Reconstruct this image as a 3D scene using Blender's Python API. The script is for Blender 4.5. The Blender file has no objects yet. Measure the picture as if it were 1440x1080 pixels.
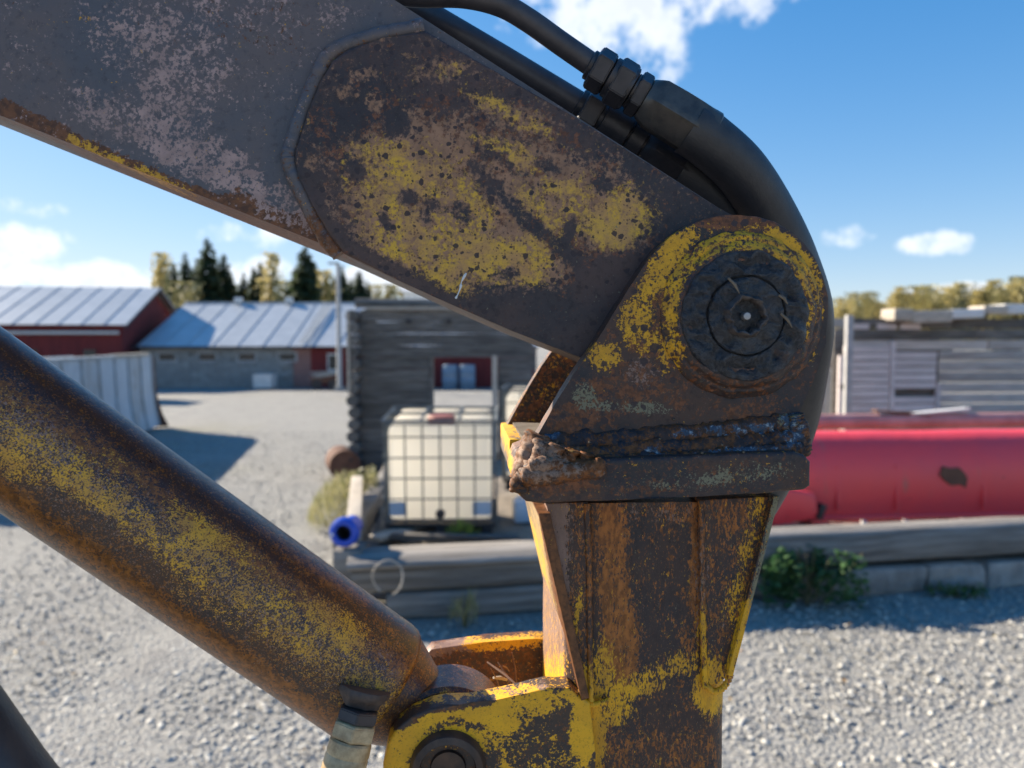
import bpy, bmesh, math, random
import numpy as np
from mathutils import Vector, Matrix, noise as mnoise

random.seed(7)
rng = np.random.default_rng(11)
R = math.radians
sc = bpy.context.scene
COL = sc.collection

# ------------------------------------------------------------------ camera
FPX = 1028.0                      # focal length in pixels of the 1440 px wide photograph
CAM = Vector((0.0, 0.0, 2.7))
PITCH = math.atan((540 - 482) / FPX)
FWD = Vector((0, math.cos(PITCH), -math.sin(PITCH)))
UPV = Vector((0, math.sin(PITCH), math.cos(PITCH)))
RGT = Vector((1, 0, 0))
cd = bpy.data.cameras.new('camera')
cam = bpy.data.objects.new('camera', cd); COL.objects.link(cam)
cam.location = CAM
cam.rotation_euler = (R(90) - PITCH, 0, 0)
cd.sensor_width = 36.0
cd.lens = 36.0 * FPX / 1440.0
cd.clip_start = 0.05
cd.clip_end = 3000
cd.dof.use_dof = True
cd.dof.focus_distance = 0.72
cd.dof.aperture_fstop = 4.6
sc.camera = cam

# ------------------------------------------------------------------ world, sun, exposure
SUN_AZ = math.atan2(-0.87, 0.50)          # seen from above, clockwise from +Y
SUN_EL = R(26.5)
sc.view_settings.view_transform = 'Standard'
sc.view_settings.look = 'None'
sc.view_settings.exposure = 1.28
sc.view_settings.gamma = 1.0
sc.view_settings.use_curve_mapping = False

def pxdir(px, py):
    return FWD + RGT * ((px - 720) / FPX) + UPV * ((540 - py) / FPX)

world = bpy.data.worlds.new('World'); sc.world = world
world.use_nodes = True
wt = world.node_tree; wt.nodes.clear()

class NT:
    """tiny helper round a node tree"""
    def __init__(self, tree): self.t = tree
    def n(self, kind, **kw):
        nd = self.t.nodes.new(kind)
        for k, v in kw.items(): setattr(nd, k, v)
        return nd
    def put(self, sock, v):
        if isinstance(v, bpy.types.NodeSocket): self.t.links.new(v, sock)
        elif isinstance(v, (tuple, list)) and len(v) == 3 and sock.type == 'RGBA': sock.default_value = (*v, 1)
        else: sock.default_value = v
    def math(self, op, a, b=0.0, c=0.0, clamp=False):
        nd = self.n('ShaderNodeMath', operation=op, use_clamp=clamp)
        for i, v in enumerate((a, b, c)): self.put(nd.inputs[i], v)
        return nd.outputs[0]
    def vmath(self, op, a, b=(0, 0, 0)):
        nd = self.n('ShaderNodeVectorMath', operation=op)
        self.put(nd.inputs[0], a); self.put(nd.inputs[1], b)
        return nd.outputs['Value'] if op in ('DOT_PRODUCT', 'LENGTH', 'DISTANCE') else nd.outputs[0]
    def step(self, v, lo, hi, a=0.0, b=1.0):
        nd = self.n('ShaderNodeMapRange', interpolation_type='SMOOTHSTEP')
        for i, x in enumerate((v, lo, hi, a, b)): self.put(nd.inputs[i], x)
        return nd.outputs[0]
    def mix(self, f, a, b, mode='MIX'):
        nd = self.n('ShaderNodeMix', data_type='RGBA', blend_type=mode)
        self.put(nd.inputs[0], f); self.put(nd.inputs[6], a); self.put(nd.inputs[7], b)
        return nd.outputs[2]
    def noise(self, vec, scale, detail=4, rough=0.55, dist=0.0):
        nd = self.n('ShaderNodeTexNoise')
        if vec is not None: self.put(nd.inputs['Vector'], vec)
        nd.inputs['Scale'].default_value = scale; nd.inputs['Detail'].default_value = detail
        nd.inputs['Roughness'].default_value = rough; nd.inputs['Distortion'].default_value = dist
        return nd.outputs['Fac']
    def voronoi(self, vec, scale, feature='F1'):
        nd = self.n('ShaderNodeTexVoronoi', feature=feature)
        self.put(nd.inputs['Vector'], vec); nd.inputs['Scale'].default_value = scale
        return nd
    def mapping(self, vec, loc=(0, 0, 0), rot=(0, 0, 0), scale=(1, 1, 1)):
        nd = self.n('ShaderNodeMapping')
        self.put(nd.inputs[0], vec); nd.inputs[1].default_value = loc
        nd.inputs[2].default_value = rot; nd.inputs[3].default_value = scale
        return nd.outputs[0]
    def obj(self): return self.n('ShaderNodeTexCoord').outputs['Object']
    def attr(self, name): return self.n('ShaderNodeAttribute', attribute_name=name).outputs['Fac']

w = NT(wt)
sky = w.n('ShaderNodeTexSky', sky_type='NISHITA', sun_disc=False)
sky.sun_elevation = SUN_EL; sky.sun_rotation = SUN_AZ
sky.air_density = 1.0; sky.dust_density = 0.1; sky.ozone_density = 2.5; sky.altitude = 100
gen = w.n('ShaderNodeTexCoord').outputs['Generated']
dirn = w.vmath('NORMALIZE', gen)
warp = w.noise(dirn, 9.0, 7, 0.62)
sep = w.n('ShaderNodeSeparateXYZ'); w.put(sep.inputs[0], dirn)
elev = sep.outputs[2]
# flat clouds: project on to a plane far above, so they pile up towards the horizon
proj = w.n('ShaderNodeVectorMath', operation='SCALE'); w.put(proj.inputs[0], dirn)
w.put(proj.inputs['Scale'], w.math('DIVIDE', 1.0, w.math('ADD', w.math('MAXIMUM', elev, 0.0), 0.12)))
cover = w.step(w.noise(proj.outputs[0], 1.15, 8, 0.58), 0.60, 0.78, 0.0, 0.8)
reg = None
for (px, py, hw, hh, k) in [(880, 0, 170, 75, 1.0), (1010, -30, 110, 60, .8), (930, 80, 60, 45, .55),
                            (25, 350, 60, 32, .8), (110, 388, 120, 22, .85), (-90, 395, 130, 50, .8), (45, 292, 45, 14, .6),
                            (200, 394, 90, 22, .75), (345, 385, 100, 26, .85), (350, 330, 75, 20, .65), (510, 395, 110, 24, .9), (600, 405, 70, 20, .8),
                            (1195, 333, 40, 20, .75), (1312, 344, 46, 19, .95), (1330, 410, 60, 12, .9), (1640, 300, 90, 30, .7), (-300, 330, 200, 60, .9)]:
    d = pxdir(px, py).normalized(); rr = d.cross(Vector((0, 0, 1))).normalized(); uu = rr.cross(d).normalized()
    u = w.math('DIVIDE', w.vmath('DOT_PRODUCT', dirn, tuple(rr)), hw / FPX)
    v = w.math('DIVIDE', w.vmath('DOT_PRODUCT', dirn, tuple(uu)), hh / FPX)
    q = w.math('MULTIPLY_ADD', u, u, w.math('MULTIPLY', v, v))
    front = w.math('GREATER_THAN', w.vmath('DOT_PRODUCT', dirn, tuple(d)), 0.2)
    b = w.math('MULTIPLY', w.step(q, 0.0, 1.7, k, 0.0), front)
    reg = b if reg is None else w.math('MAXIMUM', reg, b)
fine = w.noise(dirn, 26.0, 6, 0.6)
dens = w.math('ADD', w.math('MULTIPLY', reg, 0.85), w.math('ADD', w.math('MULTIPLY', w.math('SUBTRACT', warp, 0.5), 2.3), w.math('MULTIPLY', w.math('SUBTRACT', fine, 0.5), 1.3)))
blob = w.math('MULTIPLY', w.step(dens, 0.30, 0.95), w.step(reg, 0.02, 0.3))
inview = w.math('MULTIPLY', w.step(w.vmath('DOT_PRODUCT', dirn, tuple(pxdir(900, 250).normalized())), 0.72, 0.82, 1.0, 0.0), w.step(elev, 0.0, 0.06))
cl = w.math('MAXIMUM', blob, w.math('MULTIPLY', cover, inview))
# cloud body: white tops, greyer where the cloud is thick
ccol = w.mix(w.step(w.math('ADD', dens, w.math('MULTIPLY', w.math('SUBTRACT', warp, .5), .8)), .55, 1.1), (4.0, 4.0, 4.05), (2.9, 3.05, 3.3))
# tame the steep brightening towards the sun side and the horizon, keep the blue
sk = w.vmath('DIVIDE', sky.outputs[0], w.vmath('ADD', w.vmath('MULTIPLY', sky.outputs[0], (1 / 5.0,) * 3), (1, 1, 1)))
hs = w.n('ShaderNodeHueSaturation'); hs.inputs['Saturation'].default_value = 1.55; w.put(hs.inputs['Color'], sk)
skb = w.vmath('MULTIPLY', hs.outputs[0], (0.86, 0.90, 1.06))
skyc = w.mix(w.math('MULTIPLY', cl, 0.9), skb, ccol)
bg = w.n('ShaderNodeBackground'); w.put(bg.inputs[0], skyc); bg.inputs[1].default_value = 0.137
wo = w.n('ShaderNodeOutputWorld'); wt.links.new(bg.outputs[0], wo.inputs[0])

sd = bpy.data.lights.new('sun', 'SUN'); sun = bpy.data.objects.new('sun', sd); COL.objects.link(sun)
sd.energy = 5.0; sd.angle = R(0.53); sd.color = (1.0, 0.885, 0.72)
SUNV = Vector((math.sin(SUN_AZ) * math.cos(SUN_EL), math.cos(SUN_AZ) * math.cos(SUN_EL), math.sin(SUN_EL)))
sun.rotation_euler = SUNV.to_track_quat('Z', 'Y').to_euler()
sun.location = (-6, 4, 9)

# ------------------------------------------------------------------ helpers: placing
def ray(px, py, D): return CAM + D * pxdir(px, py)
def G(px, py, z=0.0):
    d = pxdir(px, py); return CAM + d * ((z - CAM.z) / d.z)
def Wy(px, py, Y):
    d = pxdir(px, py); return CAM + d * (Y / d.y)
def project(P):                                   # Nx3 world -> px, py
    q = P - np.array(CAM)
    f = q @ np.array(FWD)
    return 720 + FPX * (q @ np.array(RGT)) / f, 540 - FPX * (q @ np.array(UPV)) / f

# ------------------------------------------------------------------ helpers: objects
MW = {}
def tag(o, label=None, cat=None, group=None, kind=None):
    if label: o['label'] = label
    if cat: o['category'] = cat
    if group: o['group'] = group
    if kind: o['kind'] = kind
    return o
def thing(name, label, cat, loc=(0, 0, 0), rz=0.0, group=None):
    o = bpy.data.objects.new(name, None); COL.objects.link(o)
    o.empty_display_size = 0.1
    o.location = loc; o.rotation_euler = (0, 0, rz)
    MW[o.name] = Matrix.Translation(Vector(loc)) @ Matrix.Rotation(rz, 4, 'Z')
    return tag(o, label, cat, group)
def link(name, me, parent=None, mat=None, kind=None, label=None):
    o = bpy.data.objects.new(name, me); COL.objects.link(o)
    if parent is not None: o.parent = parent
    if mat is not None and not me.materials: me.materials.append(mat)
    if kind: o['kind'] = kind
    if label: o['label'] = label
    return o
def smooth(me, ang=38):
    me.shade_smooth(); me.set_sharp_from_angle(angle=R(ang))
def bm_mesh(name, bm, sm=None):
    bmesh.ops.recalc_face_normals(bm, faces=bm.faces)
    me = bpy.data.meshes.new(name); bm.to_mesh(me); bm.free()
    if sm: smooth(me, sm)
    return me
def copy_tree(root, loc, rz=0.0, scale=None):
    r = root.copy(); COL.objects.link(r); r.location = loc; r.rotation_euler = (0, 0, rz)
    if scale: r.scale = scale
    for ch in list(root.children):
        c = ch.copy(); COL.objects.link(c); c.parent = r
        for g in list(ch.children):
            d = g.copy(); COL.objects.link(d); d.parent = c
    return r

# ------------------------------------------------------------------ helpers: shapes (all add to a bmesh)
def add_box(bm, c, s, rot=None, bevel=0.0, jit=0.0):
    M = Matrix.Translation(Vector(c)) @ (rot.to_4x4() if rot is not None else Matrix()) @ Matrix.Diagonal((*s, 1))
    r = bmesh.ops.create_cube(bm, size=1.0, matrix=M)
    if jit:
        for v in r['verts']: v.co += Vector((random.uniform(-jit, jit) for _ in range(3)))
    if bevel:
        es = list({e for v in r['verts'] for e in v.link_edges})
        bmesh.ops.bevel(bm, geom=es, offset=bevel, segments=2, profile=0.6, affect='EDGES')
def box_me(name, c, s, rot=None, bevel=0.0, jit=0.0, sm=None):
    bm = bmesh.new(); add_box(bm, c, s, rot, bevel, jit); return bm_mesh(name, bm, sm)
def catmull(P, n=8, closed=False):
    P = [Vector(p) for p in P]; out = []
    N = len(P)
    rg = range(N) if closed else range(N - 1)
    for i in rg:
        g = (lambda k: P[k % N]) if closed else (lambda k: P[min(max(k, 0), N - 1)])
        p0, p1, p2, p3 = g(i - 1), g(i), g(i + 1), g(i + 2)
        for j in range(n):
            t = j / n
            out.append(0.5 * ((2 * p1) + (-p0 + p2) * t + (2 * p0 - 5 * p1 + 4 * p2 - p3) * t * t + (-p0 + 3 * p1 - 3 * p2 + p3) * t ** 3))
    if not closed: out.append(P[-1].copy())
    return out
def add_tube(bm, pts, rad, seg=16, cap=True, shape=None, up=None):
    pts = [Vector(p) for p in pts]
    n = len(pts)
    rs = rad if isinstance(rad, (list, tuple, np.ndarray)) else [rad] * n
    T = [(pts[min(i + 1, n - 1)] - pts[max(i - 1, 0)]).normalized() for i in range(n)]
    ref = up if up is not None else (Vector((0, 0, 1)) if abs(T[0].z) < .9 else Vector((1, 0, 0)))
    u = T[0].cross(ref).normalized()
    rings = []
    for i in range(n):
        u = (u - T[i] * u.dot(T[i])).normalized(); v = T[i].cross(u)
        ring = []
        for k in range(seg):
            a = 2 * math.pi * k / seg
            f = shape(i, a) if shape else 1.0
            ring.append(bm.verts.new(pts[i] + (u * math.cos(a) + v * math.sin(a)) * rs[i] * f))
        rings.append(ring)
    for i in range(n - 1):
        for k in range(seg):
            bm.faces.new((rings[i][k], rings[i][(k + 1) % seg], rings[i + 1][(k + 1) % seg], rings[i + 1][k]))
    if cap:
        bm.faces.new(rings[0][::-1]); bm.faces.new(rings[-1])
    return rings
def add_lathe(bm, C, ax, prof, seg=64, fn=None, ref=Vector((0, 0, 1))):
    """prof: list of (r, h) along unit axis ax"""
    ax = Vector(ax).normalized(); u = ax.cross(ref).normalized(); v = ax.cross(u)
    C = Vector(C); rings = []
    for (r, h) in prof:
        if r < 1e-6: rings.append([bm.verts.new(C + ax * h)]); continue
        ring = []
        for k in range(seg):
            a = 2 * math.pi * k / seg
            dr, dh = fn(r, h, a) if fn else (0, 0)
            ring.append(bm.verts.new(C + ax * (h + dh) + (u * math.cos(a) + v * math.sin(a)) * (r + dr)))
        rings.append(ring)
    for A, B in zip(rings[:-1], rings[1:]):
        if len(A) == 1 and len(B) == 1: continue
        for k in range(seg):
            k2 = (k + 1) % seg
            if len(A) == 1: bm.faces.new((A[0], B[k], B[k2]))
            elif len(B) == 1: bm.faces.new((A[k], A[k2], B[0]))
            else: bm.faces.new((A[k], A[k2], B[k2], B[k]))
def prism_bm(front, back, bevel=0.0, bseg=3, step=None, bevel_back=False):
    """front and back: matching lists of 3-D points"""
    bm = bmesh.new()
    f = [bm.verts.new(p) for p in front]; b = [bm.verts.new(p) for p in back]
    n = len(f)
    ff = bm.faces.new(f); fb = bm.faces.new(b[::-1])
    for i in range(n): bm.faces.new((f[i], b[i], b[(i + 1) % n], f[(i + 1) % n]))
    if bevel:
        es = list(ff.edges) + (list(fb.edges) if bevel_back else [])
        bmesh.ops.bevel(bm, geom=es, offset=bevel, segments=bseg, profile=0.5, affect='EDGES', clamp_overlap=True)
    if step:
        bmesh.ops.triangulate(bm, faces=bm.faces[:])
        co = np.array([v.co for v in bm.verts]); lo, hi = co.min(0), co.max(0)
        for ax in (0, 2):
            no = Vector((0, 0, 0)); no[ax] = 1
            x = lo[ax] + step
            while x < hi[ax]:
                p = Vector((0, 0, 0)); p[ax] = x
                bmesh.ops.bisect_plane(bm, geom=bm.verts[:] + bm.edges[:] + bm.faces[:], dist=1e-5, plane_co=p, plane_no=no)
                x += step
    return bm
def rough_noise(bm, amp, scale, seed=0.0, octaves=4):
    bm.normal_update()
    off = Vector((seed, seed * 1.7, seed * .3))
    d = [(v, v.normal.copy(), mnoise.fractal(v.co * scale + off, 1.0, 2.0, octaves)) for v in bm.verts]
    for v, nn, k in d: v.co += nn * k * amp

# ------------------------------------------------------------------ materials
def new_mat(name):
    m = bpy.data.materials.new(name); m.use_nodes = True
    t = m.node_tree; t.nodes.clear(); n = NT(t)
    out = n.n('ShaderNodeOutputMaterial'); p = n.n('ShaderNodeBsdfPrincipled')
    t.links.new(p.outputs[0], out.inputs[0])
    return m, n, p
def set_bump(n, p, height, strength=0.4, dist=0.002, normal=None):
    b = n.n('ShaderNodeBump'); b.inputs['Strength'].default_value = strength; b.inputs['Distance'].default_value = dist
    n.put(b.inputs['Height'], height)
    n.t.links.new(b.outputs[0], p.inputs['Normal'])
def simple(name, c1, c2=None, scale=3.0, rough=0.7, metal=0.0, bump=0.0, bscale=20.0, stretch=(1, 1, 1), bdist=.01, per_obj=0.0, detail=6, spec=0.5):
    m, n, p = new_mat(name)
    v = n.mapping(n.obj(), scale=stretch)
    if per_obj:
        oi = n.n('ShaderNodeObjectInfo')
        sh = n.n('ShaderNodeVectorMath', operation='SCALE'); sh.inputs[0].default_value = (17, 31, 53)
        n.put(sh.inputs['Scale'], oi.outputs['Random'])
        v = n.vmath('ADD', v, sh.outputs[0])
    c = n.mix(n.step(n.noise(v, scale, detail, .62), .3, .7), c1, c2 if c2 else tuple(x * .75 for x in c1))
    if per_obj:
        g = n.math('MULTIPLY_ADD', oi.outputs['Random'], 2 * per_obj, 1 - per_obj)
        vm = n.n('ShaderNodeVectorMath', operation='SCALE'); n.put(vm.inputs[0], c); n.put(vm.inputs['Scale'], g); c = vm.outputs[0]
    n.put(p.inputs['Base Color'], c)
    p.inputs['Roughness'].default_value = rough; p.inputs['Metallic'].default_value = metal
    p.inputs['Specular IOR Level'].default_value = spec
    if bump: set_bump(n, p, n.noise(v, bscale, 6, .6), bump, bdist)
    return m

YEL = (0.72, 0.37, 0.012); YEL2 = (0.58, 0.28, 0.02)
def worn(name, dark1=(0.030, 0.026, 0.029), dark2=(0.062, 0.043, 0.036), scale=75, stretch=(1, 1, 1), yel=YEL, yel2=YEL2,
         prim=(0.27, 0.165, 0.125), rust=(0.19, 0.066, 0.016), pits=True, rough=0.5, bumps=0.35, rot=(0, 0, 0), spec=.5, fa=.75, fb=1.15, ysoft=.045, psoft=.08, npit=105):
    """old painted steel: bare weathered ground, then rust, primer and yellow paint where the wear masks leave them"""
    m, n, p = new_mat(name)
    o = n.obj()
    v = n.mapping(o, rot=rot, scale=stretch)
    off = lambda k: n.vmath('ADD', v, (k * 1.3, k * .7, k * 2.1))
    big = n.noise(off(3), 11, 5, .6)
    fine = n.noise(off(1), 420, 4, .7)
    mid = n.noise(off(5), 120, 6, .65)
    c = n.mix(n.step(big, .35, .65), dark1, dark2)
    c = n.mix(n.step(mid, .5, .72, 0, .55), c, tuple(x * .45 for x in dark1))
    c = n.mix(n.step(fine, .56, .75, 0, .35), c, (0.13, 0.10, 0.085))
    def layer(attr, k, sc_, lo=.80, span=.60, soft=.035):
        nA = n.noise(off(k), sc_, 4, .6); nB = n.noise(off(k + 2), sc_ * 3.4, 7, .72)
        nz = n.math('ADD', n.math('MULTIPLY_ADD', nA, fa, -.5 * fa), n.math('MULTIPLY_ADD', nB, fb, .5 - .5 * fb))
        T = n.math('MULTIPLY_ADD', n.attr(attr), -span, lo)
        return n.step(nz, n.math('SUBTRACT', T, soft), n.math('ADD', T, soft))
    ar = layer('rust', 7, scale * .8, soft=.07)
    rc = n.mix(n.step(n.noise(off(8), 160, 5, .6), .35, .65), rust, tuple(x * .42 for x in rust))
    c = n.mix(ar, c, rc)
    ap = layer('primer', 11, scale, soft=psoft)
    pc = n.mix(n.step(n.noise(off(12), 60, 5, .6), .35, .65), prim, tuple(x * .72 for x in prim))
    c = n.mix(ap, c, pc)
    ay = layer('yellow', 15, scale, soft=ysoft)
    yc = n.mix(n.step(n.noise(off(16), 40, 7, .65), .38, .62), yel, yel2)
    yc = n.mix(n.step(fine, .5, .7, 0, .5), yc, tuple(x * .5 for x in yel2))
    c = n.mix(ay, c, yc)
    ag = layer('pale', 21, scale * 1.4, soft=.05)
    c = n.mix(ag, c, (0.19, 0.175, 0.105))
    h = n.math('ADD', n.math('MULTIPLY', ay, 1.0), n.math('ADD', n.math('MULTIPLY', fine, .35), n.math('MULTIPLY', mid, .5)))
    if pits:
        vd = n.voronoi(off(2), npit)
        rnd = n.n('ShaderNodeSeparateColor'); n.put(rnd.inputs[0], vd.outputs['Color'])
        dd = n.math('ADD', vd.outputs['Distance'], n.math('MULTIPLY', n.math('SUBTRACT', mid, .5), 1.3))
        rad = n.math('MULTIPLY', n.math('POWER', rnd.outputs[0], 3.2), .5)
        pit = n.math('MULTIPLY', n.step(n.math('SUBTRACT', dd, rad), -.05, .05, 1, 0), n.math('GREATER_THAN', rnd.outputs[0], .3))
        v2 = n.voronoi(off(4), npit * 2.3); r2 = n.n('ShaderNodeSeparateColor'); n.put(r2.inputs[0], v2.outputs['Color'])
        p2 = n.math('MULTIPLY', n.step(n.math('SUBTRACT', n.math('ADD', v2.outputs['Distance'], n.math('MULTIPLY', n.math('SUBTRACT', mid, .5), 1.2)), n.math('MULTIPLY', r2.outputs[0], .36)), -.06, .06, 1, 0), n.math('GREATER_THAN', r2.outputs[0], .62))
        c = n.mix(n.math('MULTIPLY', p2, .7), c, (0.075, 0.036, 0.026))
        c = n.mix(n.math('MULTIPLY', pit, .92), c, (0.040, 0.026, 0.026))
        h = n.math('SUBTRACT', h, n.math('MULTIPLY', pit, .6))
    n.put(p.inputs['Base Color'], c)
    rg = n.math('ADD', n.math('MULTIPLY', ay, .0), n.math('MULTIPLY_ADD', mid, .35, rough - .12))
    n.put(p.inputs['Roughness'], rg)
    p.inputs['Specular IOR Level'].default_value = spec
    set_bump(n, p, h, bumps, .0012)
    return m

# ------------------------------------------------------------------ ground
m, n, p = new_mat('gravel_ground')
o = n.obj()
big = n.noise(o, .16, 5, .6); mid = n.noise(o, 1.4, 6, .6); fine = n.noise(o, 22, 5, .65)
vor = n.voronoi(o, 30); vs = n.n('ShaderNodeSeparateColor'); n.put(vs.inputs[0], vor.outputs['Color'])
c = n.mix(n.step(fine, .3, .7), (0.30, 0.285, 0.255), (0.43, 0.415, 0.375))
c = n.mix(n.math('MULTIPLY', vs.outputs[0], .55), c, (0.20, 0.197, 0.19))
c = n.mix(n.step(mid, .5, .72, 0, .5), c, (0.18, 0.172, 0.165))
c = n.mix(n.step(big, .52, .68, 0, .55), c, (0.27, 0.255, 0.19))
n.put(p.inputs['Base Color'], c); p.inputs['Roughness'].default_value = .92; p.inputs['Specular IOR Level'].default_value = .25
hh = n.math('ADD', n.math('MULTIPLY', fine, .8), n.math('ADD', n.math('MULTIPLY', mid, 2.5), n.math('MULTIPLY', vor.outputs['Distance'], -.8)))
set_bump(n, p, hh, .9, .03)
M_GROUND = m

def ground():
    xs = np.concatenate([np.linspace(-900, -40, 12), np.linspace(-36, 36, 60), np.linspace(40, 900, 12)])
    ys = np.concatenate([np.linspace(-300, -6, 8), np.linspace(-4, 60, 60), np.linspace(70, 1500, 14)])
    X, Y = np.meshgrid(xs, ys)
    Z = np.zeros_like(X)
    for i in range(X.shape[0]):
        for j in range(X.shape[1]):
            if -36 <= X[i, j] <= 36 and 2 < Y[i, j] < 40:
                Z[i, j] = .035 * mnoise.fractal(Vector((X[i, j] * .5, Y[i, j] * .5, 0)), 1, 2, 3) - .01
    V = np.stack([X, Y, Z], -1).reshape(-1, 3)
    nx = len(xs); F = [(i * nx + j, i * nx + j + 1, (i + 1) * nx + j + 1, (i + 1) * nx + j) for i in range(len(ys) - 1) for j in range(nx - 1)]
    me = bpy.data.meshes.new('ground'); me.from_pydata(V.tolist(), [], F); me.shade_smooth()
    o = link('ground', me, None, M_GROUND); tag(o, kind='structure')
ground()

def gravel():
    bm = bmesh.new(); bmesh.ops.create_icosphere(bm, subdivisions=1, radius=1.0)
    bv = np.array([v.co for v in bm.verts]); bf = np.array([[v.index for v in f.verts] for f in bm.faces]); bm.free()
    N = 118000
    Y = 2.4 + (rng.random(N) ** 1.75) * 20.0
    X = (rng.random(N) * 2 - 1) * (.86 * Y + .6)
    s = rng.lognormal(math.log(.0105), .5, N).clip(.005, .027)
    for (x0, y0, x1, y1) in ((-7.5, 15, -1.3, 2.2), (-9.3, 15, -3.0, 2.2), (9.0, 6.6, 1.0, 4.4), (9.0, 5.3, 1.0, 3.3)):
        tt = ((X - x0) * (x1 - x0) + (Y - y0) * (y1 - y0)) / ((x1 - x0) ** 2 + (y1 - y0) ** 2)
        dd = np.hypot(X - x0 - tt * (x1 - x0), Y - y0 - tt * (y1 - y0)) + rng.normal(0, .06, N)
        s = np.where((dd < .20) & (rng.random(N) < .75), s * .42, s)
    keep = ~((Y > 7.0 + .17 * X) & (X > -1.5)) 
    X, Y, s = X[keep], Y[keep], s[keep]; N = len(X)
    sc3 = s[:, None] * (1 + rng.normal(0, .25, (N, 3))).clip(.5, 1.6); sc3[:, 2] *= .36
    a = rng.random(N) * 6.283; tl = rng.normal(0, .22, N)
    ca, sa, ct, st = np.cos(a), np.sin(a), np.cos(tl), np.sin(tl)
    jv = bv[None] * (1 + rng.normal(0, .14, (N, len(bv), 1)))
    P = jv * sc3[:, None, :]
    P = np.stack([P[..., 0], P[..., 1] * ct[:, None] - P[..., 2] * st[:, None], P[..., 1] * st[:, None] + P[..., 2] * ct[:, None]], -1)
    P = np.stack([P[..., 0] * ca[:, None] - P[..., 1] * sa[:, None], P[..., 0] * sa[:, None] + P[..., 1] * ca[:, None], P[..., 2]], -1)
    P += np.stack([X, Y, s * .06], -1)[:, None]
    V = P.reshape(-1, 3); F = (bf[None] + (np.arange(N) * len(bv))[:, None, None]).reshape(-1, 3)
    me = bpy.data.meshes.new('gravel')
    me.vertices.add(len(V)); me.vertices.foreach_set('co', V.ravel().astype(np.float32))
    me.loops.add(F.size); me.loops.foreach_set('vertex_index', F.ravel().astype(np.int32))
    me.polygons.add(len(F)); me.polygons.foreach_set('loop_start', (np.arange(len(F)) * 3).astype(np.int32))
    me.polygons.foreach_set('loop_total', np.full(len(F), 3, np.int32))
    me.update(); me.validate()
    m, n, p = new_mat('gravel_stone')
    g = n.n('ShaderNodeNewGeometry').outputs['Random Per Island']
    cr = n.n('ShaderNodeValToRGB'); n.put(cr.inputs[0], g)
    e = cr.color_ramp.elements
    e[0].position = 0; e[0].color = (.20, .195, .18, 1); e[1].position = 1; e[1].color = (.68, .655, .58, 1)
    for ps, cc in ((.2, (.35, .34, .315, 1)), (.6, (.48, .465, .425, 1)), (.85, (.54, .50, .43, 1))):
        k = e.new(ps); k.color = cc
    n.put(p.inputs['Base Color'], cr.outputs[0]); p.inputs['Roughness'].default_value = .85; p.inputs['Specular IOR Level'].default_value = .3
    o = link('gravel', me, None, m)
    tag(o, 'coarse crushed grey gravel spread over the yard', 'gravel', kind='stuff')
gravel()

# ------------------------------------------------------------------ background: shared materials
M_ROOF = simple('roof_sheet', (0.50, 0.52, 0.53), (0.42, 0.445, 0.46), 1.2, .42, .2, .1, 4, per_obj=.05)
M_REDWALL = simple('red_boards', (0.20, 0.028, 0.026), (0.14, 0.022, 0.022), 2.5, .85, stretch=(1, 1, .2), per_obj=.08)
M_BLOCK = simple('concrete_block', (0.33, 0.33, 0.31), (0.24, 0.235, 0.225), 4, .9, bump=.3, per_obj=.10)
M_GLASS = simple('window_glass', (0.02, 0.025, 0.03), (0.03, 0.035, 0.04), 2, .12)
M_GREYTRIM = simple('grey_trim', (0.45, 0.44, 0.42), (0.33, 0.32, 0.31), 5, .7, per_obj=.08)
M_WHITE = simple('white_paint', (0.72, 0.71, 0.68), (0.6, 0.59, 0.56), 3, .5)
M_LOG = simple('grey_log', (0.215, 0.20, 0.18), (0.075, 0.066, 0.058), 5, .9, bump=.6, bscale=30, stretch=(.35, 3, 5), bdist=.02, per_obj=.28)
M_BOARD = simple('weathered_board', (0.54, 0.48, 0.43), (0.32, 0.275, 0.24), 4, .9, bump=.4, bscale=24, stretch=(.4, 3, 5), per_obj=.25)
M_PALEWOOD = simple('pale_wood', (0.56, 0.49, 0.40), (0.38, 0.33, 0.27), 5, .85, stretch=(1, .3, 4), bump=.3, per_obj=.15)
M_TIMBER = simple('old_timber', (0.29, 0.27, 0.245), (0.13, 0.115, 0.10), 4, .9, bump=.8, bscale=14, stretch=(.25, 2.5, 4), bdist=.03, per_obj=.2)
M_DARKMETAL = simple('dark_metal', (0.035, 0.035, 0.04), (0.06, 0.05, 0.045), 8, .55, .3)
M_RUSTBG = simple('brown_rust', (0.16, 0.075, 0.045), (0.10, 0.045, 0.03), 6, .85, bump=.3)
M_SOIL = simple('floor_soil', (0.30, 0.25, 0.19), (0.17, 0.14, 0.11), 3, .95, bump=.7, bscale=12, bdist=.04)
M_STONE = simple('pale_stone', (0.36, 0.34, 0.31), (0.22, 0.20, 0.18), 5, .9, bump=.8, bscale=9, bdist=.04, per_obj=.2)

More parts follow.
